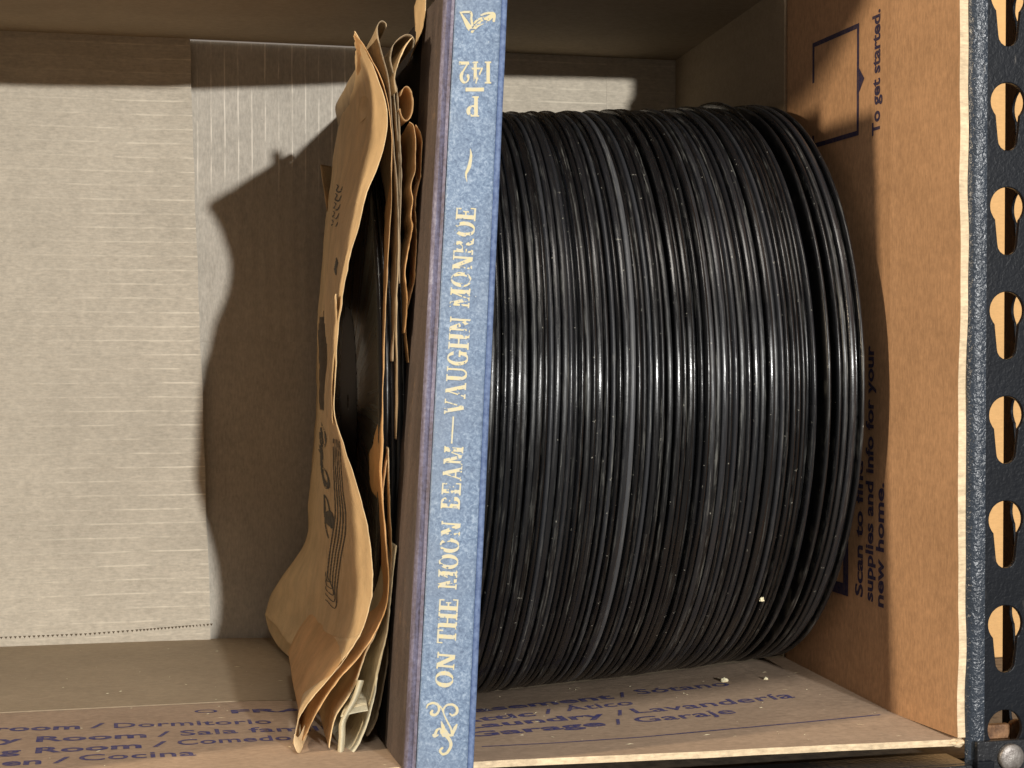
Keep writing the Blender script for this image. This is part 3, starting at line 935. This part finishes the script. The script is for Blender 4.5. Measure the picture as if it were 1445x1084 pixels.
def orn_top(X, Y):
    def G(x, y): return 560 + x / 3.613, y / 3.613
    m = np.zeros(X.shape, bool)
    for pts in ([(322, 62, 1.5), (345, 100, 5), (368, 140, 8), (384, 163, 4)],
                [(325, 64, 2), (350, 62, 3.5), (378, 66, 3.5), (380, 100, 3.5), (384, 130, 4)],
                [(384, 160, 4), (410, 130, 6), (440, 110, 7.5), (470, 92, 8), (494, 72, 5)],
                [(430, 78, 3), (460, 68, 3.5), (495, 72, 4), (494, 108, 4)],
                [(395, 118, 3), (415, 100, 3.5), (440, 92, 3.5)]):
        m |= stroke_mask(X, Y, [(*G(a, b), c * 0.9) for a, b, c in pts])
    return m
spine_mask(orn_top, 645, 700, 12, 50, 16, 0.32)
def orn_bot(X, Y):
    def G(x, y): return 560 + x / 3.817, 800 + y / 3.817
    m = np.zeros(X.shape, bool)
    for pts in ([(160, 760, 2), (168, 742, 3), (195, 733, 4), (222, 745, 4.5), (225, 775, 4), (205, 798, 4.5), (185, 790, 5), (190, 775, 4)],
                [(222, 745, 3), (240, 760, 2.4), (256, 800, 2.6), (275, 840, 3), (290, 870, 3.4), (298, 905, 4)],
                [(256, 800, 2), (250, 770, 2.8), (268, 745, 3.4), (300, 742, 4), (322, 760, 4.6), (322, 785, 4.6), (300, 800, 3.4), (285, 790, 2)],
                [(298, 905, 5), (280, 905, 4), (262, 885, 5.5), (245, 860, 4), (240, 835, 2)],
                [(300, 900, 4), (312, 870, 5.5), (322, 850, 3)],
                [(205, 905, 5), (215, 880, 4), (232, 872, 3), (240, 895, 4), (262, 905, 6), (285, 935, 5.5), (290, 965, 5), (270, 1000, 4.5), (245, 1008, 4), (232, 990, 4), (245, 975, 3.5)],
                [(240, 835, 2.2), (250, 870, 6.5), (252, 905, 7)],
                [(196, 905, 3.5), (204, 912, 4.5), (222, 905, 2.2)]):
        m |= stroke_mask(X, Y, [(*G(a, b), c * 0.85) for a, b, c in pts])
    return m
spine_mask(orn_bot, 597, 650, 985, 1070, 17, 0.27)

# ------------------------------------------------------------------ paper sleeves
def sheet(name, rows, mat, parent, nu=46, nv=20, bumpy=0.5, seed=0, hole=None, thick=0.2, ragged=0.5):
    """rows: list of lists of points (front edge first); smooth surface through them"""
    R_ = []
    for row in rows:
        R_.append([cr(row, j / (nv - 1) * (len(row) - 1)) for j in range(nv)])
    G = []
    for i in range(nu):
        t = i / (nu - 1) * (len(rows) - 1)
        G.append([cr([R_[r][j] for r in range(len(rows))], t) for j in range(nv)])
    V = []
    for i in range(nu):
        for j in range(nv):
            p = G[i][j].copy()
            q = Vector((p.x * 0.02 + seed, p.y * 0.030, p.z * 0.035))
            q2 = Vector((seed * 1.7, p.y * 0.022 + p.z * 0.008, p.z * 0.026))
            ridge = 0.5 - 2.2 * abs(noise.noise(q2)) - 0.9 * abs(noise.noise(q2 * 2.3))
            p.x += bumpy * (noise.noise(q) * 1.3 + noise.noise(q * 3.1) * 0.6 + ridge * 1.3 + 0.35 * noise.noise(q * 9))
            if j == 0:
                p.y += ragged * noise.noise(Vector((p.z * 0.5, seed, 0))) * 2
            V.append(p)
    Fc = []
    for i in range(nu - 1):
        for j in range(nv - 1):
            if hole and hole((i + .5) / (nu - 1), (j + .5) / (nv - 1)): continue
            Fc.append((i * nv + j, i * nv + j + 1, (i + 1) * nv + j + 1, (i + 1) * nv + j))
    o = mesh(name, V, Fc, mat, parent, True)
    s = o.modifiers.new('thickness', 'SOLIDIFY')
    s.thickness = thick * MM
    s.offset = 0
    return o

def R3(*pts): return [unp(a, b, c) for a, b, c in pts]
def drop(px, py, yf=-264, dx=0.0, yb_=-40, bulge=0.0, zs=0.97):
    """row running straight back into the box from a front-edge point"""
    p = unp(px, py, yf)
    return [p, Vector((p.x + dx * 0.12 + bulge * .6, lerp(yf, yb_, .12), lerp(p.z, p.z * zs, .1))), Vector((p.x + dx * 0.4 + bulge, lerp(yf, yb_, .4), lerp(p.z, p.z * zs, .4))), Vector((p.x + dx * .7 + bulge * .6, lerp(yf, yb_, .7), lerp(p.z, p.z * zs, .7))), Vector((p.x + dx, yb_, p.z * zs))]

S1 = empty('paper_sleeve', (70, -150, -145), 'leftmost brown kraft record sleeve with grey script print and torn centre hole', 'record sleeve', 'paper record sleeves')
def rowA(front, back, curl=0.0, bul=2.6):
    """front edge point to back edge point, bowed a little away from the record"""
    a = unp(*front); b = unp(*back)
    out = []
    for t in (0.0, 0.10, 0.30, 0.65, 1.0):
        p = a.lerp(b, t)
        p.x -= bul * math.sin(math.pi * t) + curl * math.sin(math.pi * min(1, t * 3)) * (t < 0.34)
        out.append(p)
    return out
rowsA = [
    rowA((500, 44, -262), (503, 104, -150), 0, 0.0),
    rowA((514, 66, -264), (498, 120, -125), 0, 0.4),
    rowA((533, 104, -265), (485, 148, -100), 0, 0.8),
    rowA((546, 150, -266), (475, 190, -82), 0.6, 1.6),
    rowA((544, 200, -266), (468, 245, -60), 0.9),
    rowA((524, 262, -266), (463, 290, -42), 0.8),
    rowA((505, 325, -265), (458, 338, -25), 0.3),
    rowA((490, 390, -264), (453, 396, -12), 0, 2.0),
    rowA((480, 450, -263), (449, 450, -10), 0, 1.0),
    rowA((475, 510, -262), (448, 510, -10), 0, 0.3),
    rowA((472, 570, -262), (447, 560, -10), 0, 0.3),
    rowA((487, 630, -263), (445, 606, -10), 0, 1.0),
    rowA((506, 690, -264), (441, 655, -12), 0.3, 2.0),
    rowA((519, 745, -265), (436, 706, -16), 0.8, 3.0),
    R3((526, 800, -266), (508, 796, -240), (480, 788, -190), (453, 778, -120), (431, 765, -30)),
    R3((523, 850, -266), (504, 850, -240), (473, 842, -180), (437, 826, -100), (397, 815, -24)),
    R3((510, 895, -266), (492, 902, -240), (462, 898, -180), (425, 880, -90), (383, 840, -16)),
    R3((484, 932, -266), (472, 944, -240), (450, 940, -175), (415, 915, -90), (374, 868, -14)),
]
def holeA(u, v):
    # label hole of the sleeve, torn open
    du = (u - 0.535) / 0.072; dv = (v - 0.72) / 0.16
    e = 0.25 * noise.noise(Vector((u * 40, v * 14, 3)))
    return du * du + dv * dv < 1 + e
A = sheet('left_sheet', rowsA, M['kraft'], S1, 110, 44, 0.5, 1.0, holeA)
# lower tongue of the left sheet running out to the pointed corner
rowsA2 = [
    R3((510, 893, -266.5), (492, 901, -240), (462, 897, -180)),
    R3((486, 931, -266.5), (476, 945, -240), (452, 941, -178)),
    R3((462, 960, -266), (452, 962, -235), (447, 950, -178)),
    R3((440, 986, -266), (436, 978, -235), (436, 955, -170)),
    R3((423, 1012, -267), (424, 1000, -240), (432, 958, -172)),
    R3((418, 1030, -268), (424, 1016, -240), (436, 968, -180)),
    R3((413, 1050, -268), (423, 1036, -244), (440, 985, -190)),
]
sheet('left_sheet_tongue', rowsA2, M['kraft'], S1, 34, 14, 0.2, 2.0)
# flared lower back corner with its own fold
rowsA3 = [
    R3((374, 866, -14), (378, 884, -20), (386, 902, -30), (392, 912, -40)),
    R3((395, 868, -30), (398, 892, -40), (403, 914, -52), (408, 926, -60)),
    R3((425, 880, -70), (427, 905, -72), (430, 926, -78), (432, 938, -84)),
    R3((455, 912, -120), (455, 925, -112), (455, 938, -105), (454, 950, -100)),
]
sheet('folded_corner', rowsA3, M['kraft'], S1, 20, 14, 0.3, 4.0)
# right sheet of the same sleeve
fB = [(500, 48), (511, 60), (524, 82), (538, 108), (548, 140), (553, 185), (552, 240), (549, 300), (544, 370), (541, 430), (540, 500), (539, 570), (537, 640), (536, 690), (541, 745), (545, 800), (544, 845), (533, 888), (507, 928), (478, 960), (450, 1000), (436, 1028), (428, 1046)]
sheet('right_sheet', [drop(a + (3 if 280 < b < 870 else 0), b, -266 if b < 250 or b > 620 else -258, 11 if b > 240 else 17, -110 if b > 240 else -165, 0.0) for a, b in fB], M['kraft_orange'], S1, 110, 14, 0.35, 5.0)
# folded lip closing the pointed lower end
sheet('folded_lip', [R3((416, 1036, -269), (422, 1040, -266), (430, 1022, -258)), R3((415, 1050, -269), (422, 1050, -267), (434, 1036, -258)), R3((420, 1062, -269.5), (424, 1062, -268), (430, 1046, -262))], M['kraft'], S1, 10, 8, 0.1, 6.0)
# torn inner strip beside the hole
fT = [(475, 415), (476, 440), (474, 480), (471, 520), (469, 560), (469, 585), (470, 600)]
sheet('torn_strip', [drop(a, b, -256, 6, -195) for a, b in fT], M['kraft'], S1, 30, 8, 0.4, 7.0)

# marks on the left sheet, drawn in photo space then dropped on the sheet by searching its surface
A_me = A.data
from mathutils.bvhtree import BVHTree
def bvh_of(objs):
    vs_, fs_ = [], []
    for o in objs:
        off = len(vs_)
        base = o.location
        vs_ += [(v.co + base) / MM for v in o.data.vertices]
        fs_ += [[i + off for i in p.vertices] for p in o.data.polygons]
    return BVHTree.FromPolygons(vs_, fs_)
bvA = bvh_of([A])
def on_sheet(px, py):
    r = ray(px, py).normalized()
    loc, nr, ix, d = bvA.ray_cast(CAM, r)
    if loc is None: return None
    if nr.dot(r) > 0: nr = -nr
    return loc + nr * 0.28
def sheet_mark(fn, x0, x1, y0, y1, name='printed_mark', cell=0.6):
    W = int((x1 - x0) / cell); H = int((y1 - y0) / cell)
    cc, rr_ = np.meshgrid(x0 + (np.arange(W) + .5) * cell, y0 + (np.arange(H) + .5) * cell)
    m = fn(cc, rr_)
    V, Fc = [], []
    for r in range(H):
        row = m[r]
        d = np.flatnonzero(np.diff(np.concatenate(([0], row.view(np.int8), [0]))))
        for a, b in zip(d[::2], d[1::2]):
            steps = [a] + list(range(a + 4, b, 4)) + [b]
            for s0, s1 in zip(steps, steps[1:]):
                q = [on_sheet(x0 + c_ * cell, y0 + r_ * cell) for c_, r_ in ((s0, r), (s1, r), (s1, r + 1), (s0, r + 1))]
                if any(p is None for p in q): continue
                # never bridge the hole
                if max((q[0] - q[2]).length, (q[1] - q[3]).length) > 14: continue
                i0 = len(V); V += q; Fc.append((i0, i0 + 1, i0 + 2, i0 + 3))
    if V: mesh(name, V, Fc, M['sleeve_ink'], S1)
def G8(x, y): return 430 + x / 3.39, 560 + y / 3.39
def G7(x, y): return 440 + x / 4.17, 220 + y / 4.17
def waves(X, Y):
    m = np.zeros(X.shape, bool)
    for i in range(5):
        s = i / 4.0
        pts = [(140 + 28 * s, 200 + 10 * s, .9), (140 + 36 * s, 330, 1.1), (145 + 40 * s, 450, 1.3), (148 + 50 * s, 560, 1.5), (135 + 60 * s, 660, 1.6), (120 + 55 * s, 760 + 10 * s, 1.5), (112 + 46 * s, 860 + 40 * s, 1.4), (128 + 22 * s, 885 + 125 * s * 1.0, 1.3), (108 - 0 * s, 870 + 130 * s * 0.75 + 8, 1.1), (102, 840 + 132 * s, .9)]
        m |= stroke_mask(X, Y, [(*G8(a, b), c) for a, b, c in pts], 60)
    return m
sheet_mark(waves, 455, 496, 608, 868)
def script(X, Y):
    m = np.zeros(X.shape, bool)
    for pts in ([(75, 115, 1), (85, 150, 3.4), (95, 200, 5), (92, 240, 2), (78, 215, 1.2), (76, 170, 1)],
                [(78, 250, 1), (84, 330, 2.4), (92, 390, 2), (110, 430, 4.5), (116, 405, 2), (105, 360, 1.2), (90, 340, 1)],
                [(74, 240, 4), (82, 265, 3), (88, 300, 1)],
                [(96, 470, 1), (98, 540, 2), (106, 600, 2.4), (118, 560, 6), (130, 590, 5), (132, 625, 2), (124, 560, 1.4), (112, 500, 1.2), (98, 470, 1)],
                [(108, 585, 4), (120, 600, 5.5), (132, 618, 3)],
                [(98, 590, .8), (106, 640, 1.2), (116, 675, 1)]):
        m |= stroke_mask(X, Y, [(*G8(a, b), c * 1.55) for a, b, c in pts], 50)
    return m
sheet_mark(script, 446, 474, 590, 765)
def zig(X, Y):
    m = np.zeros(X.shape, bool)
    for k_ in range(5):
        x0 = 150 - 7 * k_; y0 = 170 + 52 * k_
        pts = [(x0, y0, .8), (x0 + 8, y0 + 12, 1.5), (x0 - 2, y0 + 34, 1.3), (x0 + 12, y0 + 44, 1.7), (x0 + 22, y0 + 40, 1.6), (x0 + 34, y0 + 14, .9)]
        m |= stroke_mask(X, Y, [(*G7(a, b), c * 1.25) for a, b, c in pts], 40)
    return m
sheet_mark(zig, 464, 492, 255, 320)
sheet_mark(lambda X, Y: stroke_mask(X, Y, [(*G7(148, 600), 1), (*G7(150, 630), 4), (*G7(142, 670), 3.4), (*G7(146, 700), 1.5)]), 468, 482, 355, 395)

# second sleeve: thin grey sheet with a curled hook at its top
S2 = empty('paper_sleeve', (100, -150, -145), 'thin grey-brown record sleeve whose top edge curls over into a small hook', 'record sleeve', 'paper record sleeves')
fC = [(546, 38), (545, 32), (540, 29), (535, 33), (533, 44), (536, 62), (541, 84), (546, 104), (550, 128), (553, 165), (558, 215), (562, 270), (563, 330), (562, 400), (561, 470), (562, 540), (560, 620)]
sheet('left_sheet', [drop(a, b, -262, 8, -90) for a, b in fC], M['kraft_grey'], S2, 100, 12, 0.25, 9.0)
fC2 = [(549, 84), (553, 120), (558, 170), (561, 230), (561, 300), (557, 380), (553, 450), (551, 510)]
sheet('right_sheet', [drop(a + 3, b, -258, 7, -90) for a, b in fC2], M['kraft_grey'], S2, 60, 12, 0.5, 10.0)

# third sleeve: rolled top, wavy orange edge beside the album
S3 = empty('paper_sleeve', (112, -150, -145), 'crumpled orange-brown record sleeve with rolled top and wavy edge beside the album', 'record sleeve', 'paper record sleeves')
fD = [(583, 66), (584, 56), (580, 50), (572, 49), (562, 55), (554, 66), (551, 84), (556, 108), (561, 133), (563, 166), (565, 210), (566, 260), (565, 330), (565, 400)]
sheet('left_sheet', [drop(a, b, -260, 6.5, -90) for a, b in fD], M['kraft_grey'], S3, 90, 12, 0.3, 12.0)
fD1 = [(583, 52), (575, 62), (567, 78), (561, 96), (558, 112), (560, 130)]
sheet('curled_edge', [drop(a, b, -263, -4, -200) for a, b in fD1], M['kraft'], S3, 30, 10, 0.2, 13.0)
# the roll: a tube opening towards the viewer
rr2 = []
for i in range(13):
    a = -0.9 * math.pi + 1.75 * math.pi * i / 12
    px_ = 574 + 10.0 * math.cos(a) * (1 - 0.1 * i / 12); py_ = 146 - 24 * math.sin(a)
    rr2.append(drop(px_, py_, -262 + 0.5 * i, 0, -150))
sheet('rolled_corner', rr2, M['kraft_orange'], S3, 50, 10, 0.15, 14.0)
fD3 = [(577, 172), (583, 178), (586, 200), (585, 225), (585, 241), (580, 262), (583, 283), (581, 303), (583, 321), (577, 350), (572, 385), (574, 420), (572, 470)]
sheet('right_sheet', [drop(a, b, -263, 4, -205) for a, b in fD3], M['kraft_orange'], S3, 90, 12, 0.35, 15.0)
fD4 = [(586, 176), (592, 186), (596, 200), (595, 224), (594, 248), (591, 262), (586, 290), (587, 312), (588, 332), (587, 360), (585, 395), (579, 425), (575, 448), (575, 480), (577, 512)]
sheet('torn_strip', [drop(a, b, -261, 3, -205) for a, b in fD4], M['kraft_orange'], S3, 90, 12, 0.3, 16.0)
fD5 = [(591, 350), (591, 385), (588, 440), (585, 500), (581, 560), (578, 600), (574, 650)]
sheet('torn_strip', [drop(a, b, -255, 3, -210) for a, b in fD5], M['kraft_orange'], S3, 50, 10, 0.2, 17.0)
fD6 = [(600, -30), (601, 0), (600, 20), (597, 40), (592, 52), (588, 60)]
sheet('tall_strip', [drop(a, b, -245, 1.5, -215) for a, b in fD6], M['kraft'], S3, 30, 10, 0.3, 18.0)

# fourth sleeve: pale one, its lower end folded and open
S4 = empty('paper_sleeve', (95, -150, -145), 'pale greenish record sleeve with open folded lower end between sleeves and album', 'record sleeve', 'paper record sleeves')
fH1 = [(548, 632), (549, 680), (551, 730), (553, 780), (550, 830), (543, 868), (530, 900), (519, 920), (508, 948), (498, 972), (486, 992), (474, 1012), (468, 1034), (464, 1056)]
sheet('left_sheet', [drop(a, b, -262 - max(0, (b - 900) * 0.03), 10, -110) for a, b in fH1], M['kraft'], S4, 90, 12, 0.25, 20.0)
fH2 = [(505, 960), (497, 985), (486, 1005), (479, 1020), (478, 1040), (476, 1064)]
sheet('folded_lip', [R3((a, b, -268), (a + 5, b, -270), (a + 9, b + 0.5, -266)) for a, b in fH2], M['kraft_pale'], S4, 30, 8, 0.1, 21.0)
sheet('folded_flap', [R3((481, 1012, -269), (494, 1008, -269), (508, 1005, -269), (520, 1003, -269)), R3((487, 998, -262), (497, 992, -261), (507, 990, -261), (518, 990, -261)), R3((504, 966, -240), (508, 966, -240), (512, 968, -240), (516, 972, -240))], M['kraft_pale'], S4, 16, 16, 0.25, 22.0)
fH3 = [(560, 770), (556, 810), (552, 850), (547, 890), (541, 915), (534, 950), (529, 982), (522, 1010), (514, 1034), (502, 1058), (490, 1068)]
sheet('right_sheet', [drop(a, b, -266 - max(0, (b - 900) * 0.03), -3, -120) for a, b in fH3], M['kraft_pale'], S4, 70, 12, 0.25, 23.0)
fH4 = [(562, 760), (559, 820), (553, 880), (546, 940), (538, 990), (531, 1020), (519, 1040)]
sheet('dark_sheet', [drop(a, b, -256, -1, -120) for a, b in fH4], M['kraft_grey'], S4, 50, 12, 0.25, 24.0)
# fifth: orange sheets opening between the first sleeve and the pale one
S5 = empty('paper_sleeve', (92, -150, -145), 'orange kraft record sleeve edge tucked between the printed sleeve and the pale sleeve', 'record sleeve', 'paper record sleeves')
fI = [(549, 636), (545, 668), (542, 700), (543, 740), (547, 790), (549, 830), (547, 860)]
sheet('left_sheet', [drop(a, b, -260, 7, -110) for a, b in fI], M['kraft_orange'], S5, 50, 10, 0.3, 25.0)
# small corner of paper sticking out at the back of the first sleeve
S6 = empty('paper_scrap', (80, -40, 60), 'small corner of brown paper sticking out behind the leftmost sleeve', 'paper scrap')
sheet('torn_paper', [R3((452, 232, -50), (462, 234, -48), (472, 236, -46)), R3((456, 262, -50), (464, 262, -48), (472, 262, -46)), R3((462, 300, -50), (466, 300, -48), (472, 300, -46))], M['kraft'], S6, 12, 8, 0.2, 27.0)

# ------------------------------------------------------------------ crumbs
def crumb(px, py, f, r, seed, label):
    p = f(px, py)
    o = crumple('paper_crumb', p.x, p.y, p.z + r * 0.4, r, M['crumb'], None, seed, 2, (1, 0.8, 0.8))
    tag(o, label, 'crumb')
crumb(1022, 962, floor_pt, 1.5, 1.2, 'larger pale paper crumb on the lower flap, left of two')
crumb(1081, 959, floor_pt, 0.9, 4.2, 'smaller pale paper crumb on the lower flap near the right wall')
crumb(1075, 848, lambda a, b: unp(a, b, -231), 1.1, 6.2, 'pale paper crumb caught between record rims near lower right')
crumb(6, 938, lambda a, b: unp(a, b, -40), 1.2, 7.7, 'pale fleck of torn paper low on the left of the box floor')

# fine fluff and paper dust lying on the lower flap and wall
rd = random.Random(5)
V, Fc = [], []
for _ in range(150):
    x = rd.uniform(-60, 295); y = -rd.uniform(20, 300) if x < 80 else -rd.uniform(160, 300)
    z = zf(x, y) + 0.3
    a = rd.uniform(0, 6.28); l = rd.choice([0.3, 0.4, 0.5, 0.9, 1.6]); w_ = 0.10
    dx, dy = math.cos(a) * l, math.sin(a) * l
    nx_, ny_ = -math.sin(a) * w_, math.cos(a) * w_
    b = len(V)
    V += [(x - dx, y - dy, z), (x + nx_, y + ny_, z + 0.15), (x + dx, y + dy, z + 0.05), (x - nx_, y - ny_, z + 0.02)]
    Fc += [(b, b + 1, b + 2), (b, b + 2, b + 3)]
tag(mesh('paper_dust', V, Fc, M['crumb']), 'fine pale paper dust scattered over the lower cardboard flap', 'dust', None, 'stuff')

# ------------------------------------------------------------------ shelf rack
def plate_with_holes(name, outline, holes, place, th_dir, th, mat, parent):
    """flat plate cut with holes: 2D triangle fill, then extruded"""
    bm = bmesh.new()
    def loop(pts):
        vs_ = [bm.verts.new((a, b, 0)) for a, b in pts]
        return [bm.edges.new((vs_[i], vs_[(i + 1) % len(vs_)])) for i in range(len(vs_))]
    es = loop(outline)
    for h in holes: es += loop(h)
    bmesh.ops.triangle_fill(bm, use_beauty=True, use_dissolve=False, edges=es)
    bm.verts.index_update()
    flat = [(v.co.x, v.co.y) for v in bm.verts]
    tris = [[v.index for v in f.verts] for f in bm.faces]
    bnd = [(e.verts[0].index, e.verts[1].index) for e in bm.edges if len(e.link_faces) == 1]
    bm.free()
    nrm = Vector(th_dir) * th
    V = [Vector(place(a, b)) for a, b in flat]
    n_ = len(V)
    V += [v + nrm for v in V]
    Fc = tris + [[i + n_ for i in reversed(t)] for t in tris] + [(a, b, b + n_, a + n_) for a, b in bnd]
    o = mesh(name, V, Fc, mat, parent)
    bm = bmesh.new(); bm.from_mesh(o.data); bmesh.ops.recalc_face_normals(bm, faces=bm.faces); bm.to_mesh(o.data); bm.free()
    bevel(o, 0.35, 2, 50)
    return o

def keyhole(cx, cz, r=7.0, hw=4.0, low=-14.0):
    pts = []
    a0 = math.asin(min(0.99, hw / r))
    ang = -math.pi / 2 + a0 + 0.18
    for i in range(25):
        a = ang + (2 * math.pi - 2 * (a0 + 0.18)) * i / 24
        pts.append((cx + r * math.cos(a), cz + r * math.sin(a)))
    zb = cz + low
    for i in range(9):
        a = math.pi + math.pi * i / 8
        pts.append((cx + hw * math.cos(a), zb + hw * math.sin(a)))
    return pts
PY = -306.5
RACK = empty('shelf_rack', (320, -300, -190), 'black hammered steel shelf rack with keyhole-slotted post and lower beam', 'shelf rack')
xl = unp(1369, 500, PY).x
xc = unp(1421, 500, PY).x
zc0 = unp(1419, 155 - 0, PY).z * 1.0
zs_ = [unp(1419, 143.5 + 147.5 * i, PY).z for i in range(-1, 7)]
XP = 341.0
plate_with_holes('post_front', [(xl + 6.4, -260), (XP, -260), (XP, 240), (xl + 6.4, 240)], [keyhole(xc, z) for z in zs_] + [keyhole(xc, zs_[0] + 38.2), keyhole(xc, zs_[-1] - 38.2)], lambda a, b: (a, PY, b), (0, 1, 0), 2.0, M['post'], RACK)
# rounded left bend of the post
V, Fc = [], []
for zi, z in enumerate(rng(-260, 240, 40)):
    pr = [(6.5, 0.0), (5.0, -0.02), (3.6, 0.1), (2.4, 0.4), (1.4, 0.9), (0.7, 1.6), (0.3, 2.2), (0.1, 2.8)]
    for u, v in pr: V.append((xl + u, PY + v, z))
    if zi:
        for i in range(len(pr) - 1):
            b = zi * len(pr) + i; c_ = (zi - 1) * len(pr) + i
            Fc.append((c_, c_ + 1, b + 1, b))
mesh('post_edge', V, Fc, M['post_edge'], RACK, True)
plate_with_holes('post_side', [(PY + 2, -260), (PY + 29.5, -260), (PY + 29.5, 240), (PY + 2, 240)], [keyhole(PY + 17.0, z + 1.0) for z in zs_], lambda a, b: (XP - 2, a, b), (1, 0, 0), 1.2, M['post'], RACK)
# end plate of the beam hooked on the post, with its rivet
pp = unp(1395, 1046, PY - 2.5)
box('end_plate', xl + 2, 352, PY - 3.2, PY - 0.6, -230, pp.z, M['beam'], RACK, 0.6)
def stud(name, px, py, yy, r, h, mat, parent, dome=0.4):
    c_ = unp(px, py, yy)
    V, Fc = [], []
    prof = [(0.01, -h - dome), (r * 0.55, -h - dome * 0.85), (r * 0.9, -h), (r, -h * 0.75), (r, 0), (0.01, 0)]
    seg = 32
    for i in range(seg):
        a = 2 * math.pi * i / seg
        for rr_, yy_ in prof: V.append((c_.x + rr_ * math.cos(a), c_.y + yy_, c_.z + rr_ * math.sin(a)))
    m = len(prof)
    for i in range(seg):
        j = (i + 1) % seg
        for q in range(m - 1): Fc.append((i * m + q, i * m + q + 1, j * m + q + 1, j * m + q))
    return mesh(name, V, Fc, mat, parent, True)
stud('rivet', 1425, 1068, PY - 3.2, 5.0, 2.0, M['steel'], RACK)
q = unp(1395, 1046, PY + 8); q2 = unp(1432, 1020, PY + 8)
box('hook_tab', q.x - 2, q.x + 8.5, PY + 7, PY + 10, q.z - 3, q2.z, M['rust'], RACK, 0.9)
box('hook_tab', q.x + 3.5, q2.x + 3, PY + 10.5, PY + 13, q.z - 3, q.z + 4.2, M['rust'], RACK, 0.9)
stud('rivet', 1433, 1030, PY + 11, 4.2, 3.0, M['rust'], RACK)
# beam along the front edge of the shelf, and the shelf board the box lies on
jx = unp(1366, 1070, -306).x
box('beam', -420, jx, -310.0, -306.5, -208, -150.5, M['beam'], RACK, 0.8)
box('beam_lip', -420, jx, -306.4, -290, -153.0, -150.6, M['beam'], RACK, 0.5)
box('beam_end', jx + 0.9, xl + 8, -311.5, -307.2, -206, -149.0, M['post'], RACK, 0.6)
SB = box('shelf_board', -420, 620, -289, 260, -166, -153.2, M['board'], None)
tag(SB, 'dark shelf board under the cardboard box', 'shelf board')

# neighbouring carton seen through the slots of the post
NB = empty('cardboard_box', (470, -100, -150), 'second tan cardboard box beyond the post, seen only through its slots', 'box')
box('carton_wall', 340, 640, -104, -100, -152.9, 230, M['carton2'], NB, 0.6)
box('carton_wall', 340, 344, -99.9, 150, -150, 230, M['carton2'], NB, 0.6)
box('carton_wall', 344.1, 640, 146, 150, -150, 230, M['carton2'], NB, 0.6)
